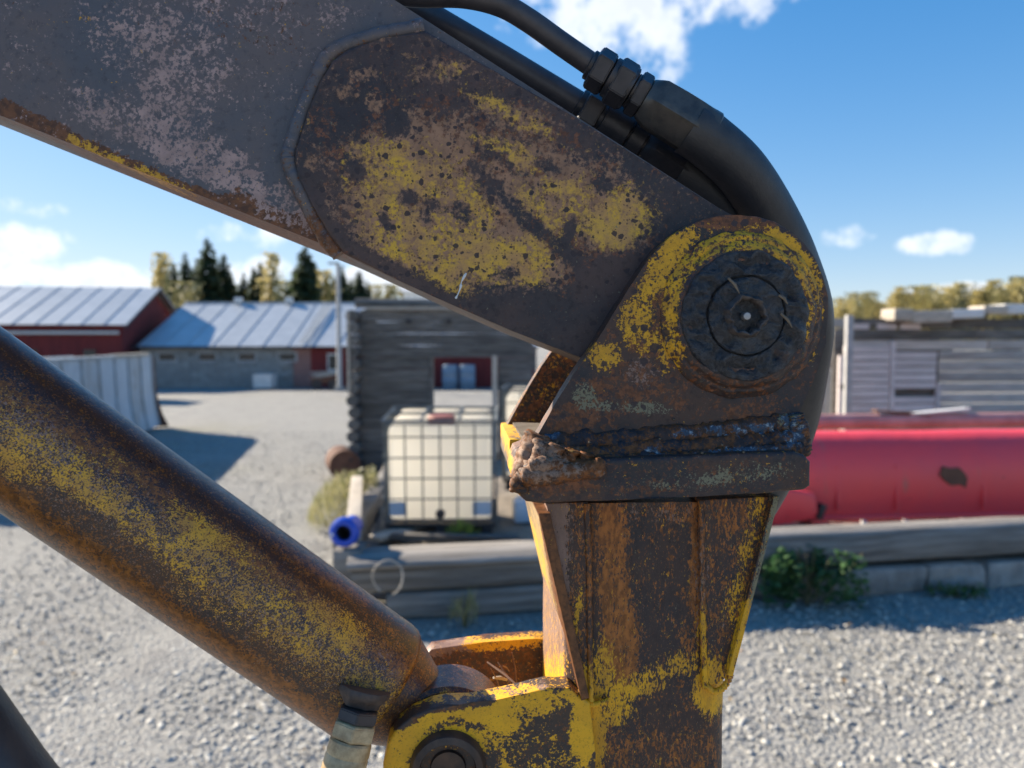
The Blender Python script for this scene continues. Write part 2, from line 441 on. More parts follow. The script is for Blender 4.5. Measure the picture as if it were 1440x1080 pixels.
def seam_roof(root, name, A, B, C, D, npan, mat, over=.0, thick=.03, ang_seam=True):
    """standing seam roof on the quad A(left eave) B(right eave) C(right ridge) D(left ridge), world points -> local panels"""
    inv = MW[root.name].inverted()
    A, B, C, D = (inv @ Vector(q) for q in (A, B, C, D))
    nn = (B - A).cross(D - A).normalized()
    if nn.z < 0: nn = -nn
    for i in range(npan):
        t0, t1 = i / npan, (i + 1) / npan
        q = [A.lerp(B, t0), A.lerp(B, t1), D.lerp(C, t1), D.lerp(C, t0)]
        bm = bmesh.new()
        gx = (q[1] - q[0]).normalized() * .003
        q = [q[0] + gx, q[1] - gx, q[2] - gx, q[3] + gx]
        wob = nn * random.uniform(-.004, .004)
        top = [bm.verts.new(x + wob) for x in q]; bot = [bm.verts.new(x - nn * thick) for x in q]
        bm.faces.new(top); bm.faces.new(bot[::-1])
        for k in range(4): bm.faces.new((top[k], bot[k], bot[(k + 1) % 4], top[(k + 1) % 4]))
        # the raised seam along the right side of the sheet
        s0, s1 = q[1], q[2]
        sv = [s0 - gx * 8, s0, s0 + nn * .035, s0 - gx * 8 + nn * .035]; s2 = [x + (s1 - s0) for x in sv]
        a = [bm.verts.new(x + nn * .004) for x in sv]; b = [bm.verts.new(x + nn * .004) for x in s2]
        bm.faces.new(a[::-1]); bm.faces.new(b)
        for k in range(4): bm.faces.new((a[k], a[(k + 1) % 4], b[(k + 1) % 4], b[k]))
        link(name, bm_mesh(name, bm), root, mat)

def lbox(root, name, c, s, mat, bevel=0.0, rot=None, jit=0.0, label=None, kind=None):
    return link(name, box_me(name, c, s, rot, bevel, jit, 40 if bevel else None), root, mat, kind, label)

# ---- long grey shed
def shed():
    Y0 = 44.0; xl = Wy(172, 500, 43).x + .55; xr = Wy(752, 500, Y0).x
    ez = Wy(300, 486, Y0).z; rz = Wy(300, 427, Y0 + 6.2).z
    root = thing('shed', 'long low grey block shed with a pale seamed metal roof and a red end', 'shed', (xl, Y0, 0))
    Wd = xr - xl; dep = 12.4
    xred = Wy(412, 500, Y0).x - xl
    hw = ez - .06
    # block wall courses (grey part), butted, with real joints
    xs0, xs1 = 0.0, xred
    wins = [Wy(q, 0, Y0).x - xl for q in (222, 280, 337, 395)]
    bm = bmesh.new(); add_box(bm, ((xs1) / 2, .22, hw / 2), (xs1 - .06, .30, hw - .02)); link('wall', bm_mesh('wall', bm), root, M_BLOCK)
    rows = 8; bh = hw / rows; bw = 1.0; cnt = 0
    blk = box_me('block', (0, 0, 0), (bw - .02, .12, bh - .02), None, .012)
    for r in range(rows):
        x = (-.5 if r % 2 else 0)
        while x < xs1 and cnt < 290:
            if x >= 0 and x + bw <= xs1 + .01:
                zc = (r + .5) * bh
                if not (r in (5, 6) and any(abs(x + bw / 2 - wx) < .75 for wx in wins)):
                    b = link('block', blk, root, M_BLOCK); b.location = (x + bw / 2, .012, zc); cnt += 1
            x += bw
    for wx in wins:
        zc = 6 * bh
        f = lbox(root, 'window', (wx, .03, zc), (1.25, .10, .62), M_GREYTRIM)
        g = link('pane', box_me('pane', (wx, -.022, zc), (.98, .012, .40)), f, M_GLASS)
    # red boarded part
    xb = Wy(437, 500, Y0).x - xl
    dm = simple('pinkish_door', (0.33, 0.17, 0.14), (0.24, 0.13, 0.11), 3, .8)
    d = lbox(root, 'door', ((xred + xb) / 2, .06, hw / 2), (xb - xred - .02, .10, hw - .04), dm)
    bwid = .30; nb = int((Wd - xb) / bwid)
    bd = box_me('board', (0, 0, 0), (bwid - .012, .05, hw - .02))
    for i in range(nb):
        b = link('board', bd, root, M_REDWALL); b.location = (xb + (i + .5) * bwid, .02 + random.uniform(-.005, .005), hw / 2)
    lbox(root, 'wall', ((xb + Wd) / 2, .25, hw / 2), (Wd - xb, .3, hw - .03), M_REDWALL)
    for q in (462,):
        wx = Wy(q, 0, Y0).x - xl
        f = lbox(root, 'window', (wx, -.03, hw * .62), (.72, .06, 1.05), M_WHITE)
        link('pane', box_me('pane', (wx, -.065, hw * .62), (.55, .012, .85)), f, M_GLASS)
    lbox(root, 'back_wall', (Wd / 2, dep, hw / 2), (Wd, .2, hw), M_BLOCK)
    for x in (-.02, Wd + .02): lbox(root, 'end_wall', (x, dep / 2 + .1, hw / 2), (.2, dep - .3, hw - .02), M_BLOCK)
    for x in (0.05, Wd - .05):
        bm = prism_bm([(x - .08, -.05, hw + .02), (x - .08, dep + .05, hw + .02), (x - .08, dep / 2, rz - .1)], [(x + .08, -.05, hw + .02), (x + .08, dep + .05, hw + .02), (x + .08, dep / 2, rz - .1)])
        link('gable', bm_mesh('gable', bm), root, M_REDWALL)
    o = .45
    A = Vector((xl - .0, Y0 - o, ez - .05)); B = Vector((xr + .3, Y0 - o, ez - .05)); C = Vector((xr + .3, Y0 + dep / 2, rz)); D = Vector((xl - .0, Y0 + dep / 2, rz))
    seam_roof(root, 'roof_sheet', A, B, C, D, 16, M_ROOF)
    A2 = Vector((xl - .0, Y0 + dep + o, ez - .05)); B2 = Vector((xr + .3, Y0 + dep + o, ez - .05))
    seam_roof(root, 'roof_sheet', A2, B2, C + Vector((0, .01, 0)), D + Vector((0, .01, 0)), 16, M_ROOF)
    bm = bmesh.new(); add_tube(bm, [(-.0, dep / 2, rz - .0 + .03), (Wd + .3, dep / 2, rz + .03)], .06, 8); link('ridge_cap', bm_mesh('ridge_cap', bm, 40), root, M_ROOF)
    bm = bmesh.new(); add_tube(bm, [(-.2, -o - .06, ez - .09), (Wd + .2, -o - .06, ez - .09)], .055, 8); link('gutter', bm_mesh('gutter', bm, 40), root, M_DARKMETAL)
    # roof vents and a leaning roof ladder
    for q in (325, 398):
        vx = Wy(q, 0, Y0 + 6).x - xl
        v = lbox(root, 'roof_vent', (vx, dep / 2, rz + .22), (.45, .45, .40), M_WHITE, .03)
    lx = Wy(440, 0, Y0 + 3).x - xl
    bm = bmesh.new()
    for dx in (-.22, .22): add_tube(bm, [(lx + dx, -o + .2, ez + .15), (lx + dx, dep / 2 - .3, rz + .12)], .03, 6)
    for k in range(12):
        t = (k + .5) / 12; y = -o + .2 + t * (dep / 2 - .1 + o - .4); z = ez + .15 + t * (rz - ez - .03)
        add_tube(bm, [(lx - .22, y, z), (lx + .22, y, z)], .02, 5)
    link('roof_ladder', bm_mesh('roof_ladder', bm), root, M_GREYTRIM)
shed()

# ---- red barn
def barn():
    Y0 = 43.0; corner = Wy(172, 500, Y0); rzt = R(9.0)
    root = thing('barn', 'tall red wooden barn with a pale seamed metal roof', 'barn', (corner.x, Y0, 0), rzt)
    ez = Wy(100, 454, Y0).z; L = 26.0; dep = 12.0; rz = Wy(150, 404, Y0 + 5.5).z
    bwid = .28; nb = int(L / bwid)
    bd = box_me('board', (0, 0, 0), (bwid - .012, .05, ez - .04))
    for i in range(nb):
        b = link('board', bd, root, M_REDWALL); b.location = (-(i + .5) * bwid, .02 + random.uniform(-.006, .006), ez / 2)
    lbox(root, 'wall', (-L / 2, .24, ez / 2), (L - .05, .3, ez - .06), M_REDWALL)
    lbox(root, 'back_wall', (-L / 2, dep, ez / 2), (L - .05, .3, ez - .06), M_REDWALL)
    for x in (-.1, -L + .1):
        pr = [(0.1, 0), (dep - .2, 0), (dep - .2, ez - .1), (dep / 2, rz - .2), (.1, ez - .1)]
        bm = prism_bm([(x - .1, a, b) for a, b in pr], [(x + .1, a, b) for a, b in pr]); link('gable_wall', bm_mesh('gable_wall', bm), root, M_REDWALL)
    Mx = MW[root.name]
    o = .5; e = .45
    P = lambda x, y, z: Mx @ Vector((x, y, z))
    seam_roof(root, 'roof_sheet', P(-L - e, -o, ez - .12), P(e, -o, ez - .12), P(e, dep / 2, rz), P(-L - e, dep / 2, rz), 22, M_ROOF)
    seam_roof(root, 'roof_sheet', P(-L - e, dep + o, ez - .12), P(e, dep + o, ez - .12), P(e, dep / 2 + .01, rz), P(-L - e, dep / 2 + .01, rz), 22, M_ROOF)
    for (ya, za, yb, zb) in ((-o, ez - .30, dep / 2, rz - .17), (dep + o, ez - .30, dep / 2, rz - .17)):
        bm = prism_bm([(e - .06, ya, za), (e - .06, yb, zb), (e - .06, yb, zb + .12), (e - .06, ya, za + .12)], [(e, ya, za), (e, yb, zb), (e, yb, zb + .12), (e, ya, za + .12)])
        link('barge_board', bm_mesh('barge_board', bm), root, M_DARKMETAL)
    # pale pipe along the wall, small windows
    bm = bmesh.new(); add_tube(bm, [(-L, -.18, ez - .62), (-.1, -.18, ez - .58)], .10, 10); link('pipe', bm_mesh('pipe', bm, 40), root, M_WHITE)
    for x in (-1.75, -4.9, -8.0):
        f = lbox(root, 'window', (x, -.03, ez - 1.85), (.85, .08, .75), M_REDWALL)
        link('pane', box_me('pane', (x, -.075, ez - 1.85), (.68, .012, .58)), f, M_GLASS)
barn()

# ---- distant pale shed beyond the log building
def pale_shed():
    c = Wy(600, 425, 58)
    root = thing('far_shed', 'small white shed just showing over the log wall beside the boom', 'shed', (c.x, 58, 0))
    h = Wy(600, 410, 58).z
    for i in range(13): lbox(root, 'board', (-1.43 + i * .28 - .25, 0, h / 2), (.272, .05, h), M_WHITE)
    lbox(root, 'wall', (0, 2.1, h / 2 - .05), (3.7, 4, h - .15), M_WHITE)
    bm = prism_bm([(-2.1, -.3, h + .02), (2.1, -.3, h + .02), (2.1, 2, h + .75), (-2.1, 2, h + .75)], [(-2.1, -.3, h - .06), (2.1, -.3, h - .06), (2.1, 2, h + .67), (-2.1, 2, h + .67)]); link('roof', bm_mesh('roof', bm), root, M_WHITE)
pale_shed()

# ---- pole, crate, junk by the shed
def pole():
    b = Wy(477, 500, 41); top = Wy(477, 372, 41)
    root = thing('lamp_pole', 'slim pale grey pole standing in front of the shed roof', 'pole', (b.x, 41, 0))
    bm = bmesh.new(); add_tube(bm, [(0, 0, 0), (0, 0, top.z)], [.15, .11], 14); link('shaft', bm_mesh('shaft', bm, 40), root, M_GREYTRIM)
    lbox(root, 'lamp_head', (-.22, -.1, top.z + .06), (.62, .22, .12), M_GREYTRIM, .03)
    lbox(root, 'base_block', (0, 0, .12), (.5, .5, .24), M_BLOCK, .02)
pole()
def farmyard_bits():
    c = Wy(373, 540, 42.5)
    root = thing('crate', 'white plastic crate on the gravel by the grey shed wall', 'crate', (c.x, 42.5, 0))
    w_, h = 1.05, Wy(373, 527, 42.5).z
    for (cx, cy, sx, sy) in ((0, -.5, w_, .06), (0, .5, w_, .06), (-.5, 0, .06, .94), (.5, 0, .06, .94)): lbox(root, 'side', (cx, cy, h / 2 + .05), (sx, sy, h - .1), M_WHITE)
    lbox(root, 'lid', (0, 0, h + .02), (w_ + .06, w_ + .06, .05), M_WHITE, .01)
    c = Wy(458, 520, 42.2)
    root = thing('handcart', 'brown wooden cart loaded with pale boards before the red wall', 'cart', (c.x, 42.2, 0), R(8))
    lbox(root, 'bed', (0, 0, .55), (1.5, .9, .35), M_RUSTBG, .02)
    for x in (-.45, .45):
        bm = bmesh.new(); add_lathe(bm, (x, -.5, .3), (0, 1, 0), [(0, -.04), (.12, -.05), (.3, -.05), (.3, .05), (.12, .05), (0, .04)], 18); link('wheel', bm_mesh('wheel', bm, 40), root, M_DARKMETAL)
    for k in range(5):
        lbox(root, 'board', (random.uniform(-.1, .1), -.35 + k * .17, .80 + k * .055), (1.65, .16, .045), M_PALEWOOD, 0, Matrix.Rotation(R(-9 + k * 2), 3, 'Y'))
    # two blue drums seen through the doorway in the log wall
    mb = simple('blue_plastic', (0.22, 0.30, 0.38), (0.16, 0.23, 0.31), 3, .45)
    for k, (q, lab) in enumerate(((633, 'left blue drum seen through the doorway of the log wall'), (657, 'right blue drum seen through the doorway of the log wall'))):
        c = Wy(q, 530, 42.6)
        root = thing('drum', lab, 'drum', (c.x, 42.6, 0), 0, 'blue drums by the red wall')
        bm = bmesh.new(); add_lathe(bm, (0, 0, 0), (0, 0, 1), [(0, 0), (.42, 0), (.46, .06), (.47, .45), (.49, .48), (.47, .51), (.47, .95), (.49, .98), (.47, 1.01), (.46, 1.38), (.42, 1.42), (0, 1.42)], 22, ref=Vector((1, 0, 0)))
        link('barrel', bm_mesh('barrel', bm, 40), root, mb)
        bm = bmesh.new(); add_lathe(bm, (0.2, 0, 1.42), (0, 0, 1), [(.06, 0), (.06, .05), (0, .05)], 10, ref=Vector((1, 0, 0))); link('cap', bm_mesh('cap', bm, 40), root, M_DARKMETAL)
farmyard_bits()

# ---- white-blue tipper body on the left
def skip():
    b = Wy(214, 600, 22.9)
    root = thing('skip', 'pale blue ribbed steel skip with a rusty curved end', 'skip', (b.x, 22.9, 0), R(102.5))
    mb = simple('pale_blue_paint', (0.50, 0.56, 0.60), (0.40, 0.46, 0.51), 1.6, .55, bump=.1)
    mu = simple('dulled_blue_paint', (0.44, 0.49, 0.52), (0.36, 0.36, 0.35), 2.6, .7, bump=.2)
    h = Wy(208, 500, 22.9).z; pw = 1.22; nP = 8
    side = [(-.20, .10), (-.11, .5), (-.04, 1.1), (-.02, 1.7), (.0, h)]
    for i in range(nP):
        x1 = -i * pw; x0 = x1 - pw + .025
        bm = bmesh.new(); rows = []
        for (dy, z) in side: rows.append([bm.verts.new((x0, dy, z)), bm.verts.new((x1, dy, z)), bm.verts.new((x1, dy + .05, z)), bm.verts.new((x0, dy + .05, z))])
        for A, B in zip(rows[:-1], rows[1:]):
            for k in range(4): bm.faces.new((A[k], A[(k + 1) % 4], B[(k + 1) % 4], B[k]))
        bm.faces.new(rows[0][::-1]); bm.faces.new(rows[-1])
        link('panel', bm_mesh('panel', bm), root, mb if i % 3 != 1 else mu)
        pr = [(a - .05, z) for a, z in side] + [(a + .04, z) for a, z in side[::-1]]
        bm = prism_bm([(x1 - .035, a, z) for a, z in pr], [(x1 + .035, a, z) for a, z in pr]); link('rib', bm_mesh('rib', bm), root, mu)
    ep = [(2.2, .05), (-.46, .05), (-.28, .45), (-.14, 1.0), (-.09, 1.6), (-.07, h - .04), (2.2, h - .04)]
    bm = prism_bm([(.05, a, z) for a, z in ep], [(.16, a, z) for a, z in ep]); link('end_plate', bm_mesh('end_plate', bm), root, M_RUSTBG, None, 'rusty brown curved end plate')
    Lx = nP * pw
    lbox(root, 'back_side', (-Lx / 2, 2.2, h / 2 + .05), (Lx, .06, h - .1), mb)
    lbox(root, 'floor', (-Lx / 2, 1.1, .16), (Lx - .1, 2.0, .08), M_RUSTBG)
    lbox(root, 'far_end', (-Lx + .04, 1.1, h / 2 + .1), (.06, 2.0, h - .25), mb)
    lbox(root, 'top_rail', (-1.9, .03, h + .045), (3.3, .18, .09), M_PALEWOOD, .01)
    lbox(root, 'top_rail', (-3.6 - (Lx - 3.65) / 2, .03, h + .035), (Lx - 3.65, .16, .07), mu, .01)
    for x in (-.6, -4, -8): lbox(root, 'skid', (x, 1.1, .06), (.14, 1.9, .12), M_RUSTBG)
    # an unseen open box added behind it for the shadow it casts
    c2 = Wy(150, 560, 33)
    r2 = thing('shadow_caster', 'unseen grey box added behind the pale blue skip to cast a shadow', 'box', (c2.x - 1.5, 33.5, 0), R(-3))
    for (cx, cy, sx, sy) in ((0, 0, 4.6, .08), (0, 2.0, 4.6, .08), (-2.26, 1, .08, 1.9), (2.26, 1, .08, 1.9)): lbox(r2, 'side', (cx, cy, 1.15), (sx, sy, 1.7), M_GREYTRIM)
    lbox(r2, 'floor', (0, 1, .34), (4.5, 1.9, .08), M_RUSTBG)
    for x in (-1.5, 1.5): lbox(r2, 'leg', (x, 1, .15), (.2, 1.7, .30), M_RUSTBG)
skip()

# ---- old log building (ruin) round the timber foundation
def log_building():
    Yw = 14.9
    xl = Wy(508, 600, Yw).x; xr = Wy(752, 600, Yw).x
    topz = Wy(600, 436, Yw).z
    root = thing('log_wall', 'grey log wall of an old roofless building with an open doorway', 'log wall', (xl, Yw, 0))
    W_ = xr - xl; n_ = 14; lh = topz / n_
    d0 = Wy(604, 0, Yw).x - xl; d1 = Wy(693, 0, Yw).x - xl; dtop = Wy(650, 500, Yw).z
    def log(x0, x1, z, r):
        bm = bmesh.new()
        N = max(3, int((x1 - x0) / .5)); pts = [(x0 + (x1 - x0) * i / N, random.uniform(-.012, .012), z + random.uniform(-.008, .008)) for i in range(N + 1)]
        sq = lambda i, a: 1 / max(abs(math.cos(a)), abs(math.sin(a)), .70) * .90
        add_tube(bm, pts, [r * random.uniform(.98, 1.02) for _ in pts], 16, True, sq)
        link('log', bm_mesh('log', bm, 50), root, M_LOG)
    for i in range(n_):
        z = lh * (i + .5); r = lh * .54
        e0 = random.uniform(-.05, .08); e1 = random.uniform(-.08, .05)
        if z < dtop: log(e0, d0 - .04, z, r); log(d1 + .1, W_ + e1, z, r)
        else: log(e0, W_ + e1, z, r)
    # end post of the log ends (side wall remains seen end on), door jambs, top beam
    for i in range(n_):
        bm = bmesh.new(); z = lh * (i + .45)
        add_tube(bm, [(-.06 + random.uniform(-.03, .03), -.45, z), (-.04 + random.uniform(-.03, .03), 1.6, z)], lh * .5, 10); link('corner_log', bm_mesh('corner_log', bm, 50), root, M_LOG)
    lbox(root, 'door_jamb', (d1 + .03, -.02, dtop / 2), (.10, .30, dtop), M_PALEWOOD)
    lbox(root, 'door_jamb', (d0 - .0, 0, dtop / 2), (.06, .26, dtop), M_LOG)
    bx0 = Wy(493, 0, Yw).x - xl
    bz = Wy(600, 427, Yw).z
    bm = bmesh.new(); add_tube(bm, [(bx0, .12, bz + .02), (bx0 + 2, .12, bz), (W_ + .6, .12, bz - .02)], .10, 10); link('top_beam', bm_mesh('top_beam', bm, 50), root, M_LOG)
    lbox(root, 'wall_plate', (W_ / 2 + .1, -.02, topz + .03), (W_ - .1, .34, .06), M_PALEWOOD)
    lbox(root, 'end_trim', (-.14, -.47, topz * .75), (.05, .06, topz * .48), M_PALEWOOD)
    # wire-hung tin lamp marks: two dark knot holes
    for (q, yy) in ((574, 452), (631, 452)):
        pq = Wy(q, yy, Yw - .16)
        bm = bmesh.new(); add_lathe(bm, (pq.x - xl, -.16, pq.z), (0, -1, 0), [(0, .0), (.05, 0.005), (.055, -.02), (.055, -.05)], 14); link('iron_ring', bm_mesh('iron_ring', bm), root, M_DARKMETAL)
log_building()

def plank_wall():
    Yw = 15.6
    xl = Wy(1192, 600, Yw).x
    root = thing('plank_wall', 'weathered grey plank wall with pale boarded-up openings behind the red blade', 'plank wall', (xl, Yw, 0), R(5))
    L = 8.6; zt = Wy(1200, 447, Yw).z
    X = lambda q: (Wy(q, 0, Yw).x - xl)
    a0, a1, b0, b1 = X(1196), X(1267), X(1273), X(1338)
    Z = lambda yy: Wy(1250, yy, Yw).z
    # wide board courses
    rows = 14; h = zt / rows
    pv = simple('lavender_grey_board', (0.70, 0.62, 0.59), (0.52, 0.45, 0.43), 4, .9, stretch=(.4, 3, 5), bump=.3, per_obj=.12)
    for i in range(rows):
        z = h * (i + .5)
        segs = [(0, L)]
        if Z(600) < z < Z(488): segs = [(b1 + .05, L)]
        for (s0, s1) in segs:
            x = s0
            while x < s1 - .05:
                e = min(s1, x + random.uniform(2.2, 4.2))
                if s1 - e < .6: e = s1
                lbox(root, 'board', ((x + e) / 2, random.uniform(-.02, .02), z), (e - x - .015, .08, h - random.uniform(.012, .03)), M_LOG if i in (12, 13) else M_BOARD, .006)
                x = e
    zz = Z(600)
    for (u0, u1, ztop, k) in ((a0, a1, Z(486), 11), (b0, b1, Z(494), 10)):
        hh_ = (ztop - zz) / k
        for i in range(k):
            if u0 == b0 and i == 4: continue
            lbox(root, 'infill_board', ((u0 + u1) / 2, -.05 + random.uniform(-.01, .01), zz + hh_ * (i + .5)), (u1 - u0 - .02, .05, hh_ - .02), pv)
    lbox(root, 'lower_wall', ((a0 + b1) / 2, 0, zz / 2 - .02), (b1 - a0, .1, zz - .06), M_BOARD)
    lbox(root, 'backing', ((a0 + b1) / 2, .09, (zz + zt) / 2 - .1), (b1 - a0 + .3, .04, zt - zz - .3), M_LOG)
    for x, z0_, z1_ in ((a1 + .045, zz, Z(480)), (b1 + .04, zz, Z(540)), (a0 - .06, zz, Z(500))): lbox(root, 'trim', (x, -.07, (z0_ + z1_) / 2), (.09, .08, z1_ - z0_), pv)
    # broken pale strips nailed under the eave, and the lumpy lit eave edge
    for q, ln in ((1222, .32), (1260, .42), (1296, .45)): lbox(root, 'pale_strip', (X(q), -.06, Z(459)), (ln, .04, .12), pv)
    q = 1258
    while q < 1460:
        ln = random.uniform(26, 60); z0_ = Wy(q, 446 - (q - 1258) * .055, Yw).z
        lbox(root, 'eave_slab', ((X(q) + X(q + ln)) / 2, -.12 + random.uniform(-.1, .1), z0_ + random.uniform(-.03, .05)), (X(q + ln) - X(q) + .02, .5, random.uniform(.16, .26)), M_WHITE if random.random() < .4 else M_PALEWOOD, .03, Matrix.Rotation(R(random.uniform(-2, 2)), 3, 'Y'))
        q += ln
    # posts at the left end
    p1 = Wy(1193, 500, 14.9)
    r2 = thing('pale_post', 'upright pale weathered post at the left end of the plank wall', 'post', (p1.x, 14.9, 0))
    lbox(r2, 'shaft', (0, 0, Wy(1193, 443, 14.9).z / 2), (.13, .12, Wy(1193, 443, 14.9).z), M_GREYTRIM, .01)
    lbox(r2, 'bracket', (0.0, .07, 1.8), (.22, .03, .12), M_DARKMETAL)
    pc = thing('plank_screen', 'dark grey board screen beside the pale post', 'screen', (Wy(1150, 500, 16.4).x, 16.4, 0))
    sw = Wy(1190, 0, 16.4).x - Wy(1110, 0, 16.4).x; zt2 = Wy(1180, 447, 16.4).z
    for i in range(14): lbox(pc, 'board', (0, random.uniform(-.01, .01), (i + .5) * zt2 / 14), (sw + random.uniform(-.05, .0), .06, zt2 / 14 - .02), M_BOARD)
    lbox(pc, 'pale_door', (sw * .24, -.06, Wy(1168, 560, 16.3).z - .2), (.34, .05, 1.6), M_WHITE)
    lbox(pc, 'lower_panel', (sw * .44, -.08, Wy(1168, 560, 16.3).z - .25), (.22, .05, 1.5), M_DARKMETAL)
plank_wall()

# ---- foundation of timbers and stones, floor inside
FX, FY, FR = Wy(492, 800, 6.9).x, 6.85, R(9.5)
def foundation():
    root = thing('timber_foundation', 'old foundation of grey timbers and stones along the gravel', 'foundation', (FX, FY, 0), FR)
    def beam(name, x0, x1, y, z, sy, sz, mat=M_TIMBER, rz=0.0):
        bm = bmesh.new()
        N = max(4, int((x1 - x0) / .35))
        rows = []
        for i in range(N + 1):
            x = x0 + (x1 - x0) * i / N; dz = .012 * mnoise.noise(Vector((x * 1.3, z * 9, y))); dy = .02 * mnoise.noise(Vector((x * 1.7, 3 + z * 5, y)))
            yy = y + rz * (x - x0) + dy
            k = .03
            rows.append([bm.verts.new((x, yy - sy / 2 + a, z + b + dz)) for a, b in ((0, -sz / 2 + k), (k, -sz / 2), (sy - k, -sz / 2), (sy, -sz / 2 + k), (sy, sz / 2 - k), (sy - k, sz / 2), (k, sz / 2), (0, sz / 2 - k))])
        for A, B in zip(rows[:-1], rows[1:]):
            for k in range(8): bm.faces.new((A[k], A[(k + 1) % 8], B[(k + 1) % 8], B[k]))
        bm.faces.new(rows[0][::-1]); bm.faces.new(rows[-1])
        link(name, bm_mesh(name, bm, 50), root, mat)
    # left length: two stacked timbers and a wide plank on top
    beam('timber', .35, 4.3, .22, .125, .34, .25)
    beam('timber', 0.02, 4.35, .20, .405, .30, .24)
    beam('plank', -.02, 4.2, .26, .566, .62, .065, M_TIMBER)
    beam('timber', .0, 4.4, .68, .33, .2, .42)
    # right length
    beam('timber', 4.15, 11.5, .10, .53, .36, .34)
    beam('timber', 4.55, 11.2, .42, .30, .26, .30)
    x = 4.5
    while x < 11:
        ln = random.uniform(.7, 1.7)
        bm = bmesh.new(); add_box(bm, (0, 0, 0), (ln - .03, .34, .30), None, .05)
        bmesh.ops.subdivide_edges(bm, edges=bm.edges[:], cuts=2, use_grid_fill=True); rough_noise(bm, .035, 3.0, x)
        s = link('stone', bm_mesh('stone', bm, 60), root, M_STONE); s.location = (x + ln / 2, .10, .13)
        x += ln
    # left side timber running away from the camera, with pale top
    a = MW[root.name].inverted() @ G(498, 690, .6)
    bm = bmesh.new(); add_box(bm, (0, 0, 0), (.24, 6.2, .30), None, .03)
    o = link('side_timber', bm_mesh('side_timber', bm, 40), root, M_TIMBER); o.location = (.22, 4.3, .40); o.rotation_euler = (0, 0, R(-9.5 + 3))
    for i, (yy, xx) in enumerate(((1.2, .1), (2.4, .16), (3.6, .2), (4.8, .25))):
        bm = bmesh.new(); add_box(bm, (0, 0, 0), (.42, 1.1, .3), None, .05)
        bmesh.ops.subdivide_edges(bm, edges=bm.edges[:], cuts=2, use_grid_fill=True); rough_noise(bm, .04, 3.0, i * 7.1)
        s = link('stone', bm_mesh('stone', bm, 60), root, M_STONE); s.location = (xx, yy + .3, .12)
foundation()
def floor():
    bm = bmesh.new(); nx, ny = 40, 34
    Mx = Matrix.Translation((FX, FY, 0)) @ Matrix.Rotation(FR, 4, 'Z')
    vs = []
    for j in range(ny + 1):
        for i in range(nx + 1):
            x = .25 + i * 11.0 / nx; y = .65 + j * 7.8 / ny
            z = .33 + .06 * mnoise.fractal(Vector((x * 1.2, y * 1.2, 5)), 1, 2, 4)
            vs.append(bm.verts.new(Mx @ Vector((x, y, z))))
    for j in range(ny):
        for i in range(nx):
            k = j * (nx + 1) + i; bm.faces.new((vs[k], vs[k + 1], vs[k + nx + 2], vs[k + nx + 1]))
    o = link('earth_floor', bm_mesh('earth_floor', bm, 60), None, M_SOIL); tag(o, kind='structure')
floor()

# ---- plastic tanks in steel cages
M_TANK = None
def make_tank_mats():
    global M_TANK, M_CAGE
    m, n, p = new_mat('milky_plastic')
    o = n.obj(); c = n.mix(n.step(n.noise(o, 2.5, 5, .6), .35, .65), (0.90, 0.87, 0.79), (0.84, 0.80, 0.71))
    n.put(p.inputs['Base Color'], c); p.inputs['Roughness'].default_value = .5
    # milky plastic lets light through: a share of translucency
    tr = n.n('ShaderNodeBsdfTranslucent'); tr.inputs[0].default_value = (0.98, 0.95, 0.88, 1)
    mx = n.n('ShaderNodeMixShader'); mx.inputs[0].default_value = .72
    out = [x for x in n.t.nodes if x.type == 'OUTPUT_MATERIAL'][0]
    n.t.links.new(p.outputs[0], mx.inputs[1]); n.t.links.new(tr.outputs[0], mx.inputs[2]); n.t.links.new(mx.outputs[0], out.inputs[0])
    M_TANK = m
    M_CAGE = simple('galvanised_cage', (0.14, 0.16, 0.16), (0.09, 0.10, 0.11), 8, .5, .4)
make_tank_mats()
M_LABEL = simple('blue_grey_label', (0.50, 0.58, 0.68), (0.45, 0.53, 0.63), 3, .5)
M_REDCAP = simple('dull_red_plastic', (0.36, 0.13, 0.09), (0.30, 0.10, 0.07), 4, .5)
